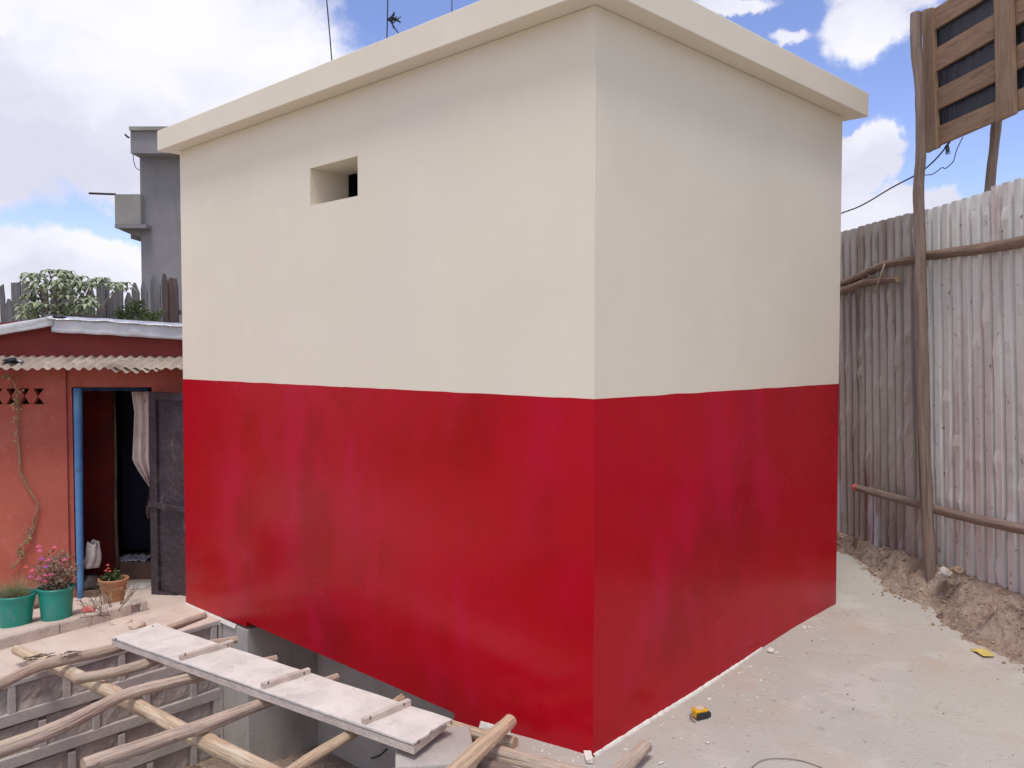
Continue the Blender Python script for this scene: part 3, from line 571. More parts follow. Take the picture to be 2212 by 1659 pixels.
# roof
def rsl(p0, p1, drop, n0, n1, name, m, amp=.006, nx=40, thick=.004):
    mb = MB()
    def f(u, v):
        x = p0[0]+(p1[0]-p0[0])*u; y = p0[1]+(p1[1]-p0[1])*u; q_ = hp(x, y, n0)+V((0, 0, -drop*v))+HN*(n1-n0)*v
        return q_+HN*amp*(mn.noise(V((u*9, v*2, 3)))*2)+V((0, 0, amp*mn.noise(V((u*7, v, 8)))))
    mb.grid(f, nx, 5); return mb.build(name, m, HS, smooth=True, solid=thick)
rsl((112, 686), (470, 707), .105, .09, .10, 'fascia_sheet', M['tin_white'])
rsl((112, 681), (470, 703), .022, .03, .125, 'ridge_flashing', M['tin_bright'], .012)
rsl((-430, 778), (114, 682), .072, .10, .10, 'fascia_sheet', M['tin_white'])
mb = MB()
for side, xo, yo in ((1, 470, 712), (-1, -430, 786)):
    A0 = hp(112, 689, .08); A1 = hp(xo, yo, .08); nn = 60
    vs = []
    for i in range(nn+1):
        q_ = A0+(A1-A0)*i/nn; vs += [q_+V((0, 0, .0)), q_-HN*2.6]
    mb.add(vs, [(2*i, 2*i+2, 2*i+3, 2*i+1) for i in range(nn)])
mb.build('roof', M['tin_white'], HS, solid=.012)
mb = MB(); mb.grid(lambda u, v: hp(98+u*45, 680+u*4+v*3, .05)+HN*(v-.5)*.10+V((0, 0, .012*mn.noise(V((u*6, v*3, 2)))+.006)), 12, 4); mb.build('plastic_flap', M['plastic'], HS, smooth=True)
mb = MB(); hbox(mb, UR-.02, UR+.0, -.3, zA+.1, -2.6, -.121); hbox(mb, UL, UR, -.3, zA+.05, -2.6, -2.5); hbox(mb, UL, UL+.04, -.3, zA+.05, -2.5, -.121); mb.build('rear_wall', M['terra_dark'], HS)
# dark bundle on the awning
mb = MB(); q_ = hp(24, 789, .18); mb.blob(q_+V((0, 0, .035)), .03, 4, .3, 2, (2.4, 1.6, .6)); mb.blob(q_+HU*.06+V((0, 0, .03)), .02, 6, .3, 2, (2.6, 1.2, .6), mi=1)
tag(mb.build('plastic_bundle', [M['plastic'], M['tin_bright']], smooth=True), 'dark crumpled plastic bundle lying on the left end of the awning', 'plastic bag')
# things in the doorway
mb = MB()
def bag(u, v):
    th = u*2*math.pi; r = .055*(1-.35*v)+.008*math.sin(th*5+v*4); c_ = onp(196, 1225, h0+HN*-.08, HN)
    return c_+HU*(r*math.cos(th)*1.15+.01*math.sin(v*5)+.03*v)+HN*(r*math.sin(th)*.9)+V((0, 0, .19*v+.014*math.sin(th*3+1)*v))
mb.grid(bag, 30, 12); mb.build
ob = mb.build('cloth_sack', M['rag'], smooth=True, solid=.003); tag(ob, 'crumpled pale grey cloth sack just inside the blue door jamb', 'cloth sack')
mb = MB(); mb.blob(onp(195, 1255, h0+HN*-.09, HN)+V((0, 0, -.01)), .085, 9, .18, 3, (1, .9, .75)); mb2 = mb
tag(mb.build('bundle', M['darkrag'], smooth=True), 'dark cloth bundle under the grey sack inside the doorway', 'cloth bundle')
mb = MB(); mb.box(onp(192, 1280, h0+HN*-.06, HN), (.16, .12, .06), (HU, HN, HZ)); tag(mb.build('wooden_crate', M['step'], bevel=.004), 'low brown wooden box at the foot of the doorway', 'box')
mb = MB(); c_ = onp(293, 1206, h0+HN*-.62, HN)
mb.grid(lambda u, v: c_+HU*(u-.5)*.24+HN*(.1-v*.16)+V((0, 0, .014+.016*mn.noise(V((u*7, v*5, 1)))+.010*mn.noise(V((u*16, v*9, 4)))-.012*(1-v))), 30, 14)
tag(mb.build('white_cloth', M['whiterag'], smooth=True, solid=.004), 'white crumpled cloth lying on the inner door step', 'cloth')
for (x, y, ww, hh_, nm) in ((294, 1226, .11, .055, 'white sheet of paper on the floor just beyond the doorway'), (303, 1267, .13, .07, 'white sheet of paper outside the door, nearest the metal leaf')):
    p = ong(x, y); mb = MB(); mb.grid(lambda u, v: p+HU*(u-.5)*ww+HN*(v-.5)*hh_*2.6+V((0, 0, .007+.004*mn.noise(V((u*3, v*3, x))))), 6, 5)
    tag(mb.build('paper_sheet', M['whitepaint'], smooth=True), nm, 'paper', 'papers on the floor by the door')

# ------------------------------------------------------------------ kerb and pots
K = thing('concrete_kerb', 'low grey kerb of cast concrete with square holes edging the pot ledge', 'kerb', (XK, -1, -.17))
def kz(y): return -.115+.055*min(y, 0)
yk = [(-2.6, -2.1), (-2.04, -1.30), (-1.24, -.97), (-.97, -.66), (-.66, -.34), (-.28, -.235)]
ya = [-2.6, -2.1, -2.04, -1.235, -1.17, -.80, -.45, -.345, -.285, -.235]
def kseg(y0, y1, zl, zh, name='kerb_piece'):
    mb = MB(); mb.prism([(XK+.03, y0, kz(y0)+zl), (XK+.03, y1, kz(y1)+zl), (XK+.03, y1, kz(y1)+zh), (XK+.03, y0, kz(y0)+zh)], (-.10, 0, 0)); mb.build(name, M['kerb'], K, bevel=.007)
for y0_, y1_ in ((-2.6, -2.0), (-2.0, -1.24), (-1.17, -.80), (-.797, -.345), (-.285, -.235)): kseg(y0_, y1_, -.05, .072)
for y0_, y1_ in ((-1.24, -1.17), (-.345, -.285)):
    kseg(y0_+.001, y1_-.001, .058, .074); kseg(y0_+.001, y1_-.001, -.05, .008)
    mb = MB(); mb.bb((XK-.08, y0_, kz(y0_)-.02), (XK-.06, y1_, kz(y0_)+.06)); mb.build('kerb_hole_shade', M['step'], K)  # dark box behind each hole puts its shade into colour
def leafcloud(mb, c, R, n, size, sq=(1, 1, 1), mi=0, seed=0, droop=0, aspect=.35):
    rnd = random.Random(seed)
    for i in range(n):
        d = V((rnd.gauss(0, 1), rnd.gauss(0, 1), rnd.gauss(0, 1))).normalized()*(rnd.random()**.45)*R
        p = V(c)+V((d.x*sq[0], d.y*sq[1], d.z*sq[2])); s_ = size*rnd.uniform(.6, 1.3)
        a_ = V((rnd.gauss(0, 1), rnd.gauss(0, 1), rnd.gauss(0, .7)-droop)).normalized(); b_ = a_.orthogonal().normalized(); b_.rotate(Matrix.Rotation(rnd.uniform(0, 6.28), 3, a_)); c_ = a_.cross(b_)
        mb.add([p, p+a_*s_*.5+b_*s_*aspect*.5+c_*s_*.06, p+a_*s_, p+a_*s_*.5-b_*s_*aspect*.5+c_*s_*.06], [(0, 1, 2, 3)], mi)
def pot(name, px, pyb, rb, rt, h, m, label, rimh=.012):
    p = ong(px, pyb); p = V((p.x, p.y, g(p.x, p.y)))+V((-.5, .5, 0)).normalized()*rb*.9; p.z = g(p.x, p.y)+.004
    T = thing(name, label, 'plant pot', p, 'plant pots by the red house')
    mb = MB(); mb.lathe(p, [(0, 0), (rb, 0), (rb+(rt-rb)*.5, h*.5), (rt, h-rimh*1.6), (rt+.006, h-rimh*1.5), (rt+.009, h-rimh*.3), (rt+.006, h), (rt-.003, h), (rt-.006, h-.02), (rb+(rt-rb)*.6, h*.6)], 32, wob=.012); mb.build('bucket', m, T, smooth=True, auto=True)
    mb = MB(); mb.grid(lambda u, v: p+V((math.cos(u*6.2832)*rt*.93*v, math.sin(u*6.2832)*rt*.93*v, h-.028+.008*mn.noise(V((v*math.cos(u*6.28)*4, v*math.sin(u*6.28)*4, px))))), 24, 6); mb.build('soil', M['potsoil'], T, smooth=True)
    return p, T
s6 = 5.75/FPX
p, T = pot('teal_pot', 108, 1342, 30*s6, 35*s6, 66*s6, M['teal'], 'teal plastic pot with a pink-flowering bush')
c_ = p+V((0, 0, .30)); fb_ = thing('flowering_bush', 'leafy bush with pink and purple flowers growing in the teal pot', 'plant', p+V((0, 0, .17)))
mb = MB(); rnd = random.Random(3)
for i in range(34):
    d = V((rnd.uniform(-1, 1), rnd.uniform(-1, 1), rnd.uniform(.4, 2.1))).normalized()*rnd.uniform(.15, .30); mb.tube([p+V((d.x*.1, d.y*.1, .17)), p+V((0, 0, .17))+d*.5+V((rnd.uniform(-.02, .02), 0, .01)), p+V((0, 0, .17))+d], [.003, .002, .0012], n=5)
mb.build('stem', M['twig'], fb_)
mb = MB(); leafcloud(mb, c_+V((0, 0, .01)), .125, 620, .026, (1, 1, 1.15), seed=4, aspect=.45); leafcloud(mb, c_+V((.03, .02, -.06)), .09, 200, .03, seed=41, aspect=.45); o = mb.build('leaves', M['leaf_brown'], fb_); o['kind'] = 'stuff'
def flower(c, m, parent, r=.012, seed=0):
    mb = MB(); rnd = random.Random(seed)
    for k in range(6):
        th = k*1.05; a_ = V((math.cos(th), math.sin(th), -.5)).normalized(); b_ = V((-math.sin(th), math.cos(th), 0)); c = V(c)
        mb.add([c, c+a_*r+b_*r*.5, c+a_*r*1.7, c+a_*r-b_*r*.5], [(0, 1, 2, 3)])
    mb.blob(c+V((0, 0, -r*.3)), r*.55, seed, .1, 1, (1, 1, 1.4)); mb.build('flower', m, parent)
def nearp(px, py, base, off=.1): return onp(px, py, base+V((.7, -.7, 0))*off, (.7, -.7, 0))
for i, (x, y, m) in enumerate([(84, 1247, 'pink'), (100, 1222, 'purple'), (105, 1207, 'pink'), (90, 1204, 'purple'), (98, 1240, 'pink'), (111, 1238, 'pink'), (70, 1230, 'pink'), (69, 1242, 'purple'), (97, 1252, 'pink'), (86, 1187, 'pink'), (139, 1207, 'pink'), (84, 1178, 'pink'), (57, 1222, 'redflower'), (118, 1180, 'pink')]):
    flower(nearp(x, y, p, .09 if i < 10 else .03), M[m], fb_, .0145, i)
p, T = pot('teal_basin', 18, 1357, 30*s6, 40*s6, 66*s6, M['teal'], 'wide teal plastic basin with a grassy tuft at the left edge')
gt = thing('grass_tuft', 'soft green grassy tuft sprouting from the wide teal basin', 'plant', p+V((0, 0, .19)))
mb = MB(); rnd = random.Random(9)
for i in range(420):
    a_ = rnd.uniform(0, 6.28); r_ = rnd.random()**.6*.06; b0 = p+V((math.cos(a_)*r_, math.sin(a_)*r_, .185)); t_ = V((math.cos(a_)*r_*2.3+rnd.uniform(-.05, .05), math.sin(a_)*r_*2.3+rnd.uniform(-.05, .05), rnd.uniform(.06, .17))); s_ = V((rnd.uniform(-1, 1), rnd.uniform(-1, 1), 0)).normalized()*.0012
    mb.add([b0-s_, b0+s_, b0+t_], [(0, 1, 2)])
o = mb.build('blades', M['leaf_grass'], gt); o['kind'] = 'stuff'
p, T = pot('terracotta_pot', 238, 1303, 21*s6, 30*s6, 52*s6, M['orange'], 'dusty orange pot with a small red-flowered plant by the doorway')
bg_ = thing('small_plant', 'small green plant with red blooms growing in the orange pot', 'plant', p+V((0, 0, .14)))
mb = MB(); leafcloud(mb, p+V((-.01, -.01, .165)), .055, 130, .035, (1.2, 1.2, .7), seed=6, aspect=.7); o = mb.build('leaves', M['leaf_dark'], bg_); o['kind'] = 'stuff'
for i, (x, y) in enumerate([(233, 1219), (234, 1226), (229, 1231), (237, 1232)]): flower(nearp(x, y, p, .01), M['redflower'], bg_, .010, i+40)
mb = MB(); rnd = random.Random(5)
for i in range(14):
    a_ = rnd.uniform(-2.6, 1.0); q0 = p+V((math.cos(a_)*.09, math.sin(a_)*.09, rnd.uniform(.02, .12))); q1 = q0+V((rnd.uniform(-.05, .05), rnd.uniform(-.05, .05), rnd.uniform(-.04, .04))); q2 = q1+V((rnd.uniform(-.05, .05), rnd.uniform(-.03, .03), rnd.uniform(-.04, .03)))
    mb.tube([q0, q1, q2], .0022, n=5, sub=3)
tag(mb.build('dry_stems', M['vineleaf'], smooth=True), 'tangle of thin dry yellow stems hanging round the orange pot', 'dry stems', kind='stuff')
# dead twig bush
mb = MB(); rnd = random.Random(15); base = ong(243, 1330)
def twig(p, d, L, r, dep):
    q_ = p+d*L*.5+V((rnd.uniform(-.1, .1), rnd.uniform(-.1, .1), rnd.uniform(-.1, .1)))*L; e = p+d*L; mb.tube([p, q_, e], [r, r*.85, r*.6], n=5)
    if dep:
        for k in range(rnd.choice((2, 2, 3))): twig(e, (d+V((rnd.uniform(-.9, .9), rnd.uniform(-.9, .9), rnd.uniform(-.5, .6)))).normalized(), L*rnd.uniform(.55, .85), r*.62, dep-1)
for k in range(10):
    twig(base, V((rnd.uniform(-1, .6), rnd.uniform(-1, 1), rnd.uniform(.3, 1.0))).normalized(), .105, .0050, 3)
o = mb.build('dead_bush', M['twig'], smooth=True); tag(o, 'leafless grey twig bush on the ground in front of the orange pot', 'dead bush')
p = ong(192, 1322); mb = MB(); mb.box(p+V((0, 0, .02)), (.03, .075, .026), (HN, HU, HZ), jit=.004); tag(mb.build('wrapper', M['redpaper'], bevel=.003), 'small red wrapper caught at the left of the dead bush', 'wrapper')
for i, (x, y, r, l) in enumerate([(62, 1268, .085, 'pale brown rock standing behind the two teal pots'), (8, 1262, .08, 'sand-coloured rock behind the wide teal basin'), (74, 1300, .06, 'lower brown rock wedged between the teal pots')]):
    p = ong(x, y+10); mb = MB(); mb.blob(p+V((-.0, .0, r*.6)), r*1.15, i+2, .22, 3, (1, 1, .8)); tag(mb.build('rock', M['rock'], smooth=True), l, 'rock', 'rocks behind the pots')
p = ong(296, 1355); mb = MB(); mb.blob(p+V((0, 0, .012)), .038, 8, .15, 3, (1.0, 1.5, .62)); tag(mb.build('stone', M['sand'], smooth=True), 'rounded sandy stone beside the left end of the plank walkway', 'stone')
p = ong(266, 1345); mb = MB(); mb.blob(p+V((0, 0, .0)), .04, 18, .25, 3, (1.0, 1.8, .35)); tag(mb.build('stone', M['sand'], smooth=True), 'flat smear of hardened mortar near the dead bush', 'mortar lump')
# vine
VN = thing('climbing_vine', 'dry climbing vine stem running down the terracotta wall', 'vine', hp(30, 1230, .03))
vp = [(-30, 806, .09), (0, 815, .09), (14, 810, .10), (26, 818, .09), (35, 842, .06), (40, 870, .04), (39, 930, .04), (41, 985, .04), (47, 1022, .04), (67, 1064, .04), (80, 1089, .045), (76, 1120, .04), (70, 1138, .04), (60, 1163, .045), (42, 1184, .04), (45, 1204, .045), (22, 1228, .05)]
mb = MB(); mb.tube([hp(x, y, n+.0) for x, y, n in vp], [.0048]*len(vp), n=7, sub=5, lump=.3, seed=8); mb.build('stem', M['vine'], VN, smooth=True); mb = MB(); mb.tube([hp(x+3*math.sin(i*2.1), y+2, n+.008) for i, (x, y, n) in enumerate(vp)], .0035, n=6, sub=5); mb.build('stem', M['vine'], VN, smooth=True)
mb = MB(); rnd = random.Random(2)
for (x, y, r_) in ((66, 1140, 10), (60, 1158, 12), (42, 1190, 12), (46, 1200, 9), (30, 818, 9), (36, 865, 6), (66, 1150, 9)):
    for k in range(2):
        ph = rnd.uniform(0, 6); pts = [hp(x+r_*math.cos(ph+t*.9)*(1-t*.08), y+r_*1.1*math.sin(ph+t*.9)*(1-t*.08), .045+.004*t) for t in range(6)]; mb.tube(pts, .0028, n=5, sub=3)
mb.build('tendril', M['vine'], VN, smooth=True)['kind'] = 'stuff'
mb = MB()
for (x, y) in ((37, 870), (30, 880), (42, 885), (33, 862), (36, 902), (30, 906), (20, 815), (42, 845), (37, 955), (60, 1165), (68, 1160), (20, 835), (35, 940)):
    leafcloud(mb, hp(x, y, .05), .018, 5, .028, seed=int(x*y), aspect=.6)
mb.build('leaves', M['vineleaf'], VN)

# ------------------------------------------------------------------ paling fence, trees, grey tower
def atd(px, py, dep): return CAM+ray(px, py)*dep
PFD = 9.3; FN = -FH
pf = thing('paling_fence', 'row of uneven grey pointed wooden palings behind the red house roof', 'fence', V((atd(150, 900, PFD).x, atd(150, 900, PFD).y, -.3)))
s9 = PFD/FPX
pal = []  # (xl, xr at base y 700, top x, top y, kind, brown)
for (x0, x1, tx, ty, k, br) in [(0, 35, 0, 1340, 's', 0), (37, 95, 55, 1445, 'p', 0), (92, 158, 105, 1325, 'f', 0), (170, 218, 165, 1292, 'p', 0), (228, 262, 240, 1330, 'p', 0), (640, 702, 665, 1358, 'p', 0), (716, 782, 742, 1310, 'p', 0), (772, 812, 768, 1288, 'p', 0), (808, 858, 830, 1395, 'p', 0), (852, 908, 872, 1345, 'f', 0), (905, 962, 930, 1398, 'p', 0), (985, 1040, 985, 1328, 'p', 0), (1058, 1105, 1052, 1318, 'p', 0), (1125, 1198, 1130, 1272, 'p', 0), (1205, 1252, 1202, 1262, 'p', 1), (1240, 1325, 1230, 1293, 'w', 1), (440, 500, 475, 1235, 'p', 0), (300, 350, 330, 1330, 'p', 0), (360, 420, 395, 1320, 'p', 0), (-60, -10, -40, 1330, 'p', 0), (-130, -75, -110, 1350, 'p', 0), (1335, 1395, 1350, 1300, 'p', 0), (1400, 1450, 1420, 1330, 'p', 0), (520, 570, 540, 1390, 'p', 0), (580, 630, 600, 1400, 'p', 0)]:
    X0, X1, TX, TY = x0*.2953, x1*.2953, tx*.2953, 218+ty*.2953
    Wd = X1-X0; dx = TX-(X0+X1)/2 if k in 'pf' else TX-X0
    yb = 700
    if k == 'p': lp = [(X0, yb), (X1, yb), (X1+dx*.75, TY+22), (TX+2, TY+1), (TX-2, TY), (X0+dx*.75, TY+18)]
    elif k == 'f': lp = [(X0, yb), (X1, yb), (X1+dx, TY), (X0+dx, TY+1)]
    elif k == 's': lp = [(X0, yb), (X1, yb), (X1-3, TY+32), (X0+4, TY), (X0-3, TY+5)]
    else: lp = [(X0, yb), (X1+4, yb), (X1-8, TY+22), (X0+14, TY+2), (X0-1, TY), (X0-5, TY+16)]
    base = [atd(x, y, PFD) for x, y in lp]
    base[0] = V((base[0].x, base[0].y, -.3)); base[1] = V((base[1].x, base[1].y, -.3))
    jn = FN*random.uniform(-.03, .03); mb = MB(); mb.prism([q_+jn for q_ in base], FN*-.022); mb.build('paling', M['brown_paling' if br else 'pale_wood'], pf)
mb = MB(); q0, q1 = atd(-60, 706, PFD+.06), atd(430, 672, PFD+.06); mb.box((q0+q1)/2, ((q1-q0).length, .03, .05), ((q1-q0).normalized(), FN, (q1-q0).normalized().cross(FN))); mb.build('rail', M['pale_wood'], pf)
# big-leaved tree
rnd = random.Random(21)
TD = 8.75
TR = thing('broad_leaf_tree', 'tree with pale drooping hand-shaped leaves rising through the palings', 'tree', V((atd(130, 800, TD).x, atd(130, 800, TD).y, -.3)))
tb = TR.matrix_world.translation
mb = MB(); mb.tube([tb, tb+V((.02, 0, 1.0)), tb+V((0, .02, 1.8))], [.06, .05, .035], n=8, sub=3); mb.build('trunk', M['log_grey'], TR, smooth=True)
heads = []
for (cx, cy, rx, ry, n) in [(75, 604, 20, 12, 8), (140, 598, 34, 15, 16), (100, 630, 34, 18, 15), (160, 630, 36, 20, 13), (72, 655, 22, 20, 12), (108, 668, 42, 16, 20), (185, 652, 22, 18, 8), (215, 612, 20, 10, 5), (240, 618, 16, 8, 4), (262, 616, 12, 8, 3), (62, 682, 14, 10, 6), (165, 668, 32, 14, 12)]:
    for k in range(n): heads.append((cx+rnd.uniform(-1, 1)*rx, cy+rnd.uniform(-1, 1)*ry, TD+rnd.uniform(-.3, .35)))
mb = MB(); br = MB()
for (x, y, dd) in heads:
    c_ = atd(x, y, dd); mid = tb+V((0, 0, 1.9)); sh = V((rnd.uniform(-.4, .4), rnd.uniform(-.4, .4), 1)).normalized()
    if rnd.random() < .3: br.tube([mid+V((0, 0, -.2)), (mid+c_)/2+V((0, 0, -.06)), c_], [.012, .008, .004], n=5, sub=3)
    nl = 7; t0 = rnd.uniform(0, 6.28)
    for k in range(nl):
        th = t0+k*6.283/nl; out_ = (RT*math.cos(th)+FH*math.sin(th)); Ln = rnd.uniform(.09, .15); wd_ = Ln*.17
        a0 = c_+out_*.01; a1 = c_+out_*Ln*.55+V((0, 0, Ln*.10)); a2 = c_+out_*Ln*.92+V((0, 0, -Ln*.30)); sdv = V((-out_.y, out_.x, 0))*wd_
        mb.add([a0, a1+sdv-V((0, 0, .006)), a1, a1-sdv-V((0, 0, .006)), a2], [(0, 1, 2), (0, 2, 3), (1, 4, 2), (2, 4, 3)])
o = mb.build('crown', M['leaf'], TR); o['kind'] = 'stuff'; br.build('branch', M['log_grey'], TR, smooth=True)
SH = thing('small_dark_shrub', 'darker green shrub between the palings right of the pale-leaved tree', 'shrub', V((atd(288, 800, 8.9).x, atd(288, 800, 8.9).y, -.3)))
mb = MB()
for (cx, cy, r_, n) in [(262, 678, 16, 150), (290, 668, 18, 190), (310, 680, 16, 150), (328, 688, 14, 110), (276, 690, 20, 160), (302, 655, 10, 60), (345, 678, 9, 50)]: leafcloud(mb, atd(cx, cy, 8.9), r_*8.9/FPX, n, .045, seed=cx, aspect=.4)
o = mb.build('crown', M['leaf_dark'], SH); o['kind'] = 'stuff'
mb = MB(); b_ = SH.matrix_world.translation; mb.tube([b_, b_+V((0, 0, 2.0))], [.03, .015], n=7); mb.build('trunk', M['log_grey'], SH, smooth=True)
# grey tower
TWD = 14.0; t0 = atd(350, 800, TWD); TW = thing('grey_building', 'tall unpainted grey rendered building with a projecting roof band and balcony box', 'building', V((t0.x, t0.y, -.4)))
HR = RT
def tbox(mb, x0, x1, y0, y1, dn, df, zb=None):
    p0, p1 = atd(x0, y1, TWD-dn), atd(x1, y0, TWD-dn)
    if zb is not None: p0.z = zb
    u0 = (p0-t0).dot(RT); u1 = (p1-t0).dot(RT)
    c_ = t0+RT*((u0+u1)/2)-FH*((dn+(-df))/2); c_.z = (p0.z+p1.z)/2
    mb.box(c_, (abs(u1-u0), dn+df, abs(p1.z-p0.z)), (RT, FH, HZ))
mb = MB(); tbox(mb, 309, 560, 334, 800, .0, 4.0, -.4); mb.build('wall', M['grey_tower'], TW)
mb = MB(); tbox(mb, 290, 560, 286, 335, .30, 4.2); mb.build('roof_band', M['grey_tower'], TW)
mb = MB(); tbox(mb, 287, 560, 278, 285.8, .36, 4.3); mb.build('coping', M['grey_balcony'], TW)
mb = MB(); tbox(mb, 254, 309, 422, 486, .12, 2.0); bal = mb.build('balcony', M['grey_balcony'], TW)
mb = MB(); tbox(mb, 253, 321, 486.3, 494, .2, 2.1); mb.build('balcony_slab', M['grey_tower'], TW)
def tp(x, y, n): q_ = atd(x, y, TWD); return q_-FH*n
mb = MB(); mb.prism([tp(256, 494.3, .1), tp(309, 494.3, .1), tp(309, 514, .1), tp(288, 508, .1)], FH*2.0); mb.build('balcony_bracket', M['grey_tower'], TW)
mb = MB(); tbox(mb, 287, 309, 508, 517, -.2, 1.8); mb.build('beam', M['grey_tower'], TW)
mb = MB(); mb.tube([tp(199, 420, .1), tp(256, 422, .1)], .018, n=8); tag(mb.build('iron_rod', M['wire']), 'dark iron rod sticking out left from the balcony top', 'rod')
mb = MB(); mb.tube([tp(302, 260, -.5), tp(308, 272, -.5), tp(313, 279, -.5)], [.02, .035, .03], n=8); mb.build('antenna', M['grey_balcony'], TW, smooth=True)
mb = MB(); mb.tube([tp(282, 297, .2), tp(287, 302, .2), tp(291, 304, .2)], .015, n=6); mb.build('hook', M['wire'], TW); mb = MB(); mb.tube([tp(293, 335, .1), tp(295, 352, .1), tp(300, 366, .1), tp(308, 370, .1)], .006, n=5, sub=3); mb.build('cable', M['wire'], TW)

# ------------------------------------------------------------------ corrugated fence on the right
F0 = V((-.54, 3.58, 0)); FD = V((.80709, -.59042, 0)); FNn = V((-.59042, -.80709, 0))
def fp(s_, z, n=0): return F0+FD*s_+FNn*n+V((0, 0, z))
CF = thing('corrugated_fence', 'tall fence of weathered corrugated metal sheets on the right', 'fence', fp(1.0, .3))
LEAN = .045
def fbot(s_): return interp(s_, [(-1.5, .27), (0, .30), (1.0, .335), (1.85, .335), (4.5, .36)])-.03
def ftop(s_): return interp(s_, [(-1.5, 2.51), (0, 2.531), (.955, 2.54), (1.78, 2.566), (4.5, 2.62)])
prof = [(0, 0), (.046, 0), (.058, -.016), (.076, -.016)]      # flat crown, narrow valley
RP = .088
sheets = [(-1.50, .60, 'galv_dirt_reflect'), (-.93, .60, 'galv_dirt_reflect'), (-.36, .62, 'galv_dirt_reflect'), (.24, .60, 'galv_dirt_reflect'), (.81, .22, 'galv_dirt_reflect'), (1.00, .62, 'galv'), (1.60, .62, 'galv'), (2.2, .62, 'galv'), (2.8, .62, 'galv'), (3.4, .62, 'galv')]
rnd = random.Random(12)
for i, (s0, wdt, m) in enumerate(sheets):
    sx = []
    nrib = int(wdt/RP)+1
    for r_ in range(nrib):
        for (a_, dz) in ((0, 0), (.046, 0), (.054, -.032), (.080, -.032)):
            if r_*RP+a_ <= wdt: sx.append((r_*RP+a_, dz*rnd.uniform(.85, 1.15)))
    nz_ = 34; off = .004*(i % 2)+rnd.uniform(0, .003); tl = rnd.uniform(-.008, .008); vs = []; dt = rnd.uniform(-.012, .014); db = rnd.uniform(-.015, .02)
    for (a_, dz) in sx:
        for k in range(nz_+1):
            s_ = s0+a_; z = fbot(s_)+db+(ftop(s_)+dt-fbot(s_)-db)*k/nz_; h_ = z-.3
            dent = .004*mn.noise(V((s_*5, z*2.5, 2)))+.010*max(0, mn.noise(V((s_*14, z*18, 7)))-.22)*3
            if k == 0: z += .010*mn.noise(V((s_*9, 1, 0)))
            vs.append(fp(s_-LEAN*h_+.05, z, dz+off+dent+tl*h_))
    mb = MB(); mb.add(vs, [(a_*(nz_+1)+k, (a_+1)*(nz_+1)+k, (a_+1)*(nz_+1)+k+1, a_*(nz_+1)+k+1) for a_ in range(len(sx)-1) for k in range(nz_)])
    o = mb.build('corrugated_sheet', M[m], CF, solid=.001)
def fx(px, py, n): q_ = onp(px, py, F0+FNn*n, FNn); return q_
def fpole(name, label, pts, rad, n, m, seed, cat='pole', group='poles fixed to the corrugated fence', lump=.16):
    mb = MB(); mb.tube([fx(x, y, n) for x, y in pts], rad, n=14, lump=lump, seed=seed, sub=8, capmi=1); return tag(mb.build(name, [M[m], M['endgrain'] if m != 'log_grey' else M['log_grey']], smooth=True, auto=True), label, cat, group)
fpole('fence_post', 'tall crooked wooden post standing in front of the corrugated fence', [(1979, 28), (1979, 100), (1987, 200), (1989, 330), (1985, 400), (1988, 560), (1992, 760), (1996, 960), (2005, 1140), (2013, 1262)], [.033, .034, .030, .031, .033, .034, .037, .037, .035, .034], .10, 'log_grey', 5, 'post', None, .12)
fpole('upper_rail', 'upper horizontal pole running along the corrugated fence', [(1700, 645), (1820, 611), (1911, 573), (1977, 560), (2010, 551), (2100, 540), (2212, 522), (2500, 470)], [.022, .024, .028, .028, .03, .03, .03, .03], .045, 'log_brown', 15)
fpole('upper_rail', 'short second pole tied just below the left end of the upper one', [(1700, 660), (1817, 629), (1870, 611), (1940, 603)], [.024, .026, .026, .02], .05, 'log_brown', 25)
fpole('lower_rail', 'lower horizontal pole with a red-painted end on the corrugated fence', [(1848, 1053), (1920, 1072), (1993, 1091), (2026, 1102), (2110, 1122), (2212, 1143), (2500, 1200)], [.024, .026, .028, .028, .029, .030, .03], .05, 'log_grey', 37)
mb = MB(); q0, q1 = fx(1846, 1052.5, .05), fx(1854, 1054.7, .05); mb.tube([q0, q1], [.0255, .0262], n=14); tag(mb.build('red_pole_tip', M['redflower'], smooth=True, auto=True), 'dull red tape wrapped round the end of the lower fence pole', 'tape')
mb = MB(); mb.tube([fx(1911, 570, .085), fx(1900, 602, .09), fx(1889, 634, .085)], .006, n=6); tag(mb.build('binding_twig', M['log_pale'], smooth=True), 'thin pale twig stuck slantwise behind the tied fence poles', 'twig')
mb = MB()
for (x, y) in ((1880, 590), (1893, 575), (1870, 600), (1905, 588), (1983, 400), (1986, 470), (1984, 505)):
    ph = rnd.uniform(0, 6); mb.tube([fx(x+9*math.cos(ph+t), y+7*math.sin(ph+t)-t, .085+.01*math.sin(t*2)) for t in range(6)], .0022, n=5, sub=3)
tag(mb.build('binding_string', M['twig'], smooth=True), 'loose fibre strings tying the poles of the corrugated fence', 'string', kind='stuff')
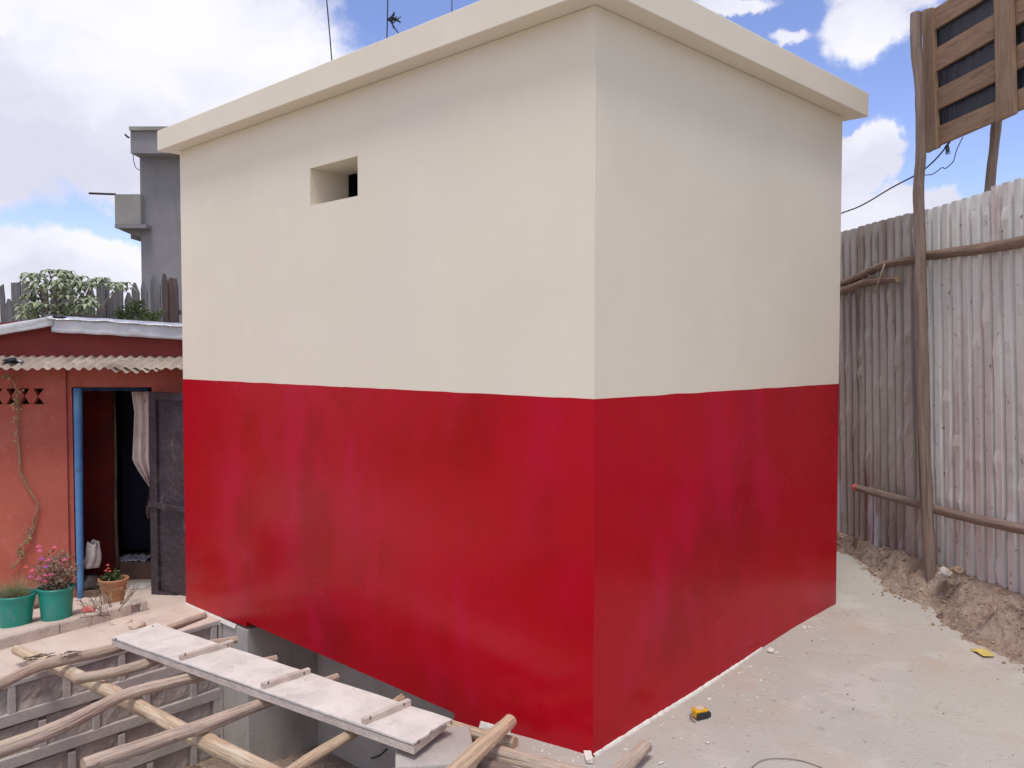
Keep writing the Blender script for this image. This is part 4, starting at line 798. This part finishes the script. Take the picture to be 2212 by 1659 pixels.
# slatted board panel with plastic behind
SP = thing('slatted_panel', 'slatted brown wooden panel backed with black plastic high beside the post', 'wooden panel', fp(1.0, 2.9))
PN = .02
def board(pts, m, th=.02, n=PN, name='slat'):
    mb = MB(); mb.prism([fx(x, y, n) for x, y in pts], FNn*-th); return mb.build(name, M[m], SP, bevel=.002)
def C(x, y): return (1796+x*.2625, y*.2625)
board([C(820, 88), C(835, 252), C(1335, -55), C(1335, -250)], 'pallet')
board([C(845, 405), C(855, 590), C(1335, 318), C(1335, 114)], 'pallet')
board([C(862, 735), C(868, 905), C(1345, 672), C(1345, 485)], 'pallet')
board([C(868, 1045), C(870, 1202), C(1360, 990), C(1355, 830)], 'pallet')
board([C(1470, 15), C(1480, 232), C(2300, -290), C(2300, -520)], 'pallet')
board([C(1485, 395), C(1495, 588), C(2300, 170), C(2300, -40)], 'pallet')
board([C(1495, 755), C(1500, 925), C(2300, 590), C(2300, 400)], 'pallet')
board([C(1480, -150), C(1480, -330), C(2300, -900), C(2300, -700)], 'pallet')
board([C(775, 75), C(775, 1252), C(865, 1212), C(825, 60)], 'pallet_v', .03, PN+.014, 'upright_board')
board([C(1320, -600), C(1355, 1002), C(1507, 932), C(1462, -700)], 'pallet_v', .022, PN+.024, 'upright_board')
board([C(740, 95), C(778, 1258), C(800, 1248), C(776, 70)], 'pallet_v', .022, PN-.02, 'upright_board')
mb = MB()
def pls(u, v):
    xa, ya = C(835, 120+v*1040); xb, yb_ = C(2300, -420+v*940)
    return fx(xa+(xb-xa)*u, ya+(yb_-ya)*u, PN-.028)+FNn*.008*mn.noise(V((u*18+v*3, v*2, 0)))
mb.grid(pls, 70, 24); mb.build('plastic_sheet', M['plastic'], SP, smooth=True)
mb = MB(); q_ = [fx(2168, 100, -.18), fx(2155, 240, -.18), fx(2147, 320, -.18), fx(2137, 420, -.18), fx(2128, 520, -.18), fx(2100, 900, -.18), fx(2080, 1240, -.18)]; mb.tube(q_, [.03, .03, .026, .028, .029, .03, .03], n=12, lump=.12, seed=4, sub=6)
tag(mb.build('rear_post', M['log_grey'], smooth=True), 'second grey wooden post leaning behind the fence under the panel', 'post')
# wires
def wire(name, label, pts, r, cat='cable', m='wire', n=6, sub=5): mb = MB(); mb.tube(pts, r, n=n, sub=sub); return tag(mb.build(name, M[m], smooth=True), label, cat)
wire('electric_cable', 'dark twisted cable sloping from behind the building up to the slatted panel', [fx(1700, 500, -.1), fx(1822, 459, -.06), fx(1868, 440, .02), fx(1925, 406, .05), fx(1985, 374, .05), fx(2020, 345, .03), fx(2048, 312, .0), fx(2056, 298, .0)], .005)
wire('loose_wire', 'thin loose wire looping from the post up to the panel', [fx(1998, 378, .10), fx(2015, 376, .06), fx(2035, 362, .05), fx(2042, 364, .03), fx(2059, 349, .03), fx(2066, 325, .03), fx(2080, 296, .0)], .0028)
mb = MB()
for k in range(6): mb.tube([fx(2040+k*1.5, 318-k*2, .03), fx(2046+3*math.sin(k), 322+k*2, .03), fx(2048+k, 310+k*4, .03)], .003, n=5, sub=3)
tag(mb.build('wire_knot', M['wire'], smooth=True), 'knotted cable end below the slatted panel', 'cable knot')
wire('roof_wire', 'thin wire slanting up beyond the left part of the roof edge', [atd(722, 200, 9), atd(716, 122, 9), atd(711, 60, 9), atd(704, -20, 9), atd(690, -200, 9)], .0065)
wire('roof_wire', 'vertical wire with a tangled rag above the roof edge', [atd(834, 200, 9), atd(836, 75, 9), atd(838, -20, 9), atd(840, -200, 9)], .0065)
wire('roof_wire', 'short faint wire near the top of the photo above the roof slab', [atd(975, 120, 9), atd(976, 18, 9), atd(978, -30, 9)], .005)
mb = MB(); rnd = random.Random(8); c_ = atd(844, 42, 9)
for k in range(16):
    d = RT*rnd.uniform(.1, 1)+HZ*rnd.uniform(-.7, .5)+FH*rnd.uniform(-.4, .4); mb.tube([c_-RT*.03, c_+d*.06, c_+d*.12+HZ*rnd.uniform(-.05, .04)], [.012, .009, .003], n=5, sub=3)
mb.tube([c_+V((0, 0, -.02)), c_+RT*.05-HZ*.1, c_+RT*.10-HZ*.16], [.008, .007, .003], n=5, sub=3)
tag(mb.build('tangled_rag', M['wire'], smooth=True), 'dark tangled rag caught on the middle roof wire', 'rag')

# ------------------------------------------------------------------ soil bank under the fence
TB = [(-1.5, .05), (.0, .055), (.10, .055), (.34, .06), (.75, .22), (1.075, .36), (1.234, .29), (1.40, .25), (1.63, .40), (1.75, .44), (2.0, .42), (2.19, .42), (2.4, .40), (3.2, .42), (4.6, .45)]
def bank(u, v):
    s_ = -1.4+u*5.8; wdt = interp(s_, TB)+.04*mn.noise(V((s_*6, 0, 0)))+.02*mn.noise(V((s_*17, 3, 0)))
    top = fbot(s_)+.035; lip = .10 if s_ > 1.1 else .03
    wdt = max(wdt, .04); t = -.12+v*(wdt+.12+.10)
    p_ = fp(s_, 0, t); gz = g(max(p_.x, 0.0) if p_.x > -.0 else p_.x, p_.y); gz = interp(max(p_.y, 0), RB)
    k = sm((t-lip*.3)/max(wdt-lip*.3, .02)); k = k**.8
    z = top*(1-k)+(gz-.012)*k
    am = math.sin(math.pi*clamp(k*.9+.08))
    z += am*(.06*mn.noise(V((s_*7, t*9, 1)))+.03*mn.noise(V((s_*17, t*22, 5)))+.022*mn.noise(V((s_*40, t*40, 2)))+.010*mn.noise(V((s_*90, t*90, 4)))) - (.03*sm((t-wdt)/.10))
    if s_ < 1.15: z -= .10*am*max(0, mn.noise(V((s_*5+3, t*6, 11))))
    return V((p_.x, p_.y, z))
mb = MB(); mb.grid(bank, 620, 72); o = mb.build('soil_bank', M['soil'], smooth=True); struct(o)
rnd = random.Random(31)
mb = MB()
for i in range(260):
    s_ = rnd.uniform(-.1, 2.6); wdt = interp(s_, TB); t = rnd.uniform(-.02, 1.0)*wdt+abs(rnd.gauss(0, .02)); q_ = bank((s_+1.4)/5.8, clamp((t+.12)/(wdt+.22))); q_.z = max(q_.z, interp(max(q_.y, 0), RB)); r_ = rnd.uniform(.004, .013)*(1 if rnd.random() < .9 else 1.8)
    mb.blob(q_+V((0, 0, r_*.3)), r_, i, .3, 1, (1, rnd.uniform(.6, 1.2), .6))
tag(mb.build('bank_pebbles', M['rock']), 'scattered stones and clods lying on the soil bank', 'pebbles', kind='stuff')
for i, (x, y, r_, l) in enumerate([(2040, 1237, .035, 'grey stone packed at the foot of the tall post'), (2068, 1232, .03, 'small stone right of the tall post'), (2205, 1380, .05, 'rounded clod at the right edge of the bank')]):
    q_ = onp(x, y, F0+FNn*(.14 if i < 3 else .30), FNn); mb = MB(); mb.blob(q_, r_, i+50, .3, 3, (1, 1.2, .75)); tag(mb.build('clod', M['rock' if i else 'concrete'], smooth=True), l, 'stone', 'stones on the soil bank')

# ------------------------------------------------------------------ small things on the concrete
tp_ = ong(1510, 1548); TM = thing('tape_measure', 'yellow and black tape measure lying on the pale concrete', 'tape measure', tp_)
a1 = (RT*.92+FH*.38).normalized(); a2 = V((-a1.y, a1.x, 0))
mb = MB(); prof_ = [(-.036, 0), (.03, 0), (.036, .006), (.036, .02), (.022, .030), (-.018, .032), (-.034, .022)]
mb.prism([tp_+a1*x*.95+a2*(y-.016)*1.7+V((0, 0, .004)) for x, y in prof_], V((0, 0, .034))); mb.build('case', M['yellow'], TM, bevel=.005)
mb = MB(); mb.prism([tp_+a1*x*.55+a2*(y-.016)*1.0+V((0, 0, .039)) for x, y in prof_], V((0, 0, .0015))); mb.build('label', M['silver'], TM)
mb = MB(); mb.prism([tp_+a1*.030+a2*-.030, tp_+a1*.044+a2*-.030, tp_+a1*.046+a2*.0, tp_+a1*.034+a2*.004], V((0, 0, .024))); mb.prism([tp_+a1*x+a2*y+V((0, 0, .001)) for x, y in ((-.038, -.034), (-.03, -.036), (.03, -.036), (.03, -.030), (-.03, -.030))], V((0, 0, .03))); mb.build('grip', M['black'], TM, bevel=.003)
mb = MB(); mb.tube([tp_+a1*-.036+V((0, 0, .02)), tp_+a1*-.052+a2*-.006+V((0, 0, .014)), tp_+a1*-.054+a2*-.03+V((0, 0, .005)), tp_+a1*-.05+a2*-.045+V((0, 0, .003))], .0022, n=6, sub=4); mb.build('strap', M['black'], TM, smooth=True)
p = onz(2125, 1412, .135); mb = MB(); mb.grid(lambda u, v: p+RT*(u-.5)*.085*(1-.35*v)+FH*(.5-v)*.10+V((0, 0, .006+.012*mn.noise(V((u*3, v*3, 2)))-.02*(1-v)*0)), 8, 6)
tag(mb.build('yellow_scrap', M['yellowpaper'], smooth=True, solid=.001), 'torn yellow scrap at the edge of the concrete below the soil bank', 'scrap')
p = ong(1665, 1409); mb = MB(); mb.blob(p+V((0, 0, .010)), .017, 3, .2, 2, (1, 1.1, .8)); tag(mb.build('plaster_lump', M['whitepaint']), 'largest white plaster lump on the concrete by the side wall', 'plaster lump')
mb = MB(); rnd = random.Random(77)
for i in range(150):
    y = rnd.uniform(-.05, 2.2); x = .03+abs(rnd.gauss(0, .16)); r_ = rnd.uniform(.0018, .0055)*(1.7 if rnd.random() < .08 else 1)
    if (x-.13)**2+(y-.58)**2 < .01: continue
    mb.blob(V((x, y, g(x, y)+r_*.3)), r_, i, .3, 1, (1, rnd.uniform(.7, 2), .5))
for i in range(40):
    x = rnd.uniform(-.7, 0); y = -abs(rnd.gauss(0, .06))-.01; mb.blob(V((x, y, g(x, y)+.001)), rnd.uniform(.002, .005), i, .3, 1, (1, 1.3, .5))
tag(mb.build('plaster_crumbs', M['whitepaint']), 'white plaster crumbs and paint drips scattered along the wall foot', 'crumbs', kind='stuff')
mb = MB()
for i in range(160):
    x = rnd.uniform(.1, 2.0); y = rnd.uniform(-.6, 2.3); 
    if g(x, y) > .2: continue
    r_ = rnd.uniform(.0015, .005); mb.blob(V((x, y, g(x, y)+r_*.3)), r_, i, .3, 1, (1, rnd.uniform(.7, 1.6), .6))
tag(mb.build('grit', M['rock']), 'dark grit and small clods scattered over the concrete', 'grit', kind='stuff')
wire('thin_wire', 'thin curved wire lying on the concrete at the bottom right', [ong(1600, 1690)+V((0, 0, .004)), ong(1640, 1648)+V((0, 0, .006)), ong(1700, 1642)+V((0, 0, .006)), ong(1760, 1655)+V((0, 0, .005)), ong(1830, 1690)+V((0, 0, .004))], .0016, 'wire', 'twig')
mb = MB(); q0 = ony(812, 1632, .45); mb.tube([ony(802, 1638, .5), ony(820, 1632, .42), ony(836, 1618, .36)], .006, n=6, sub=3); tag(mb.build('steel_bar', M['wire'], smooth=True), 'short dark steel bar poking from the recess wall under the plank', 'bar')
# drop helper properties
for o in bpy.data.objects:
    if 'org' in o: del o['org']
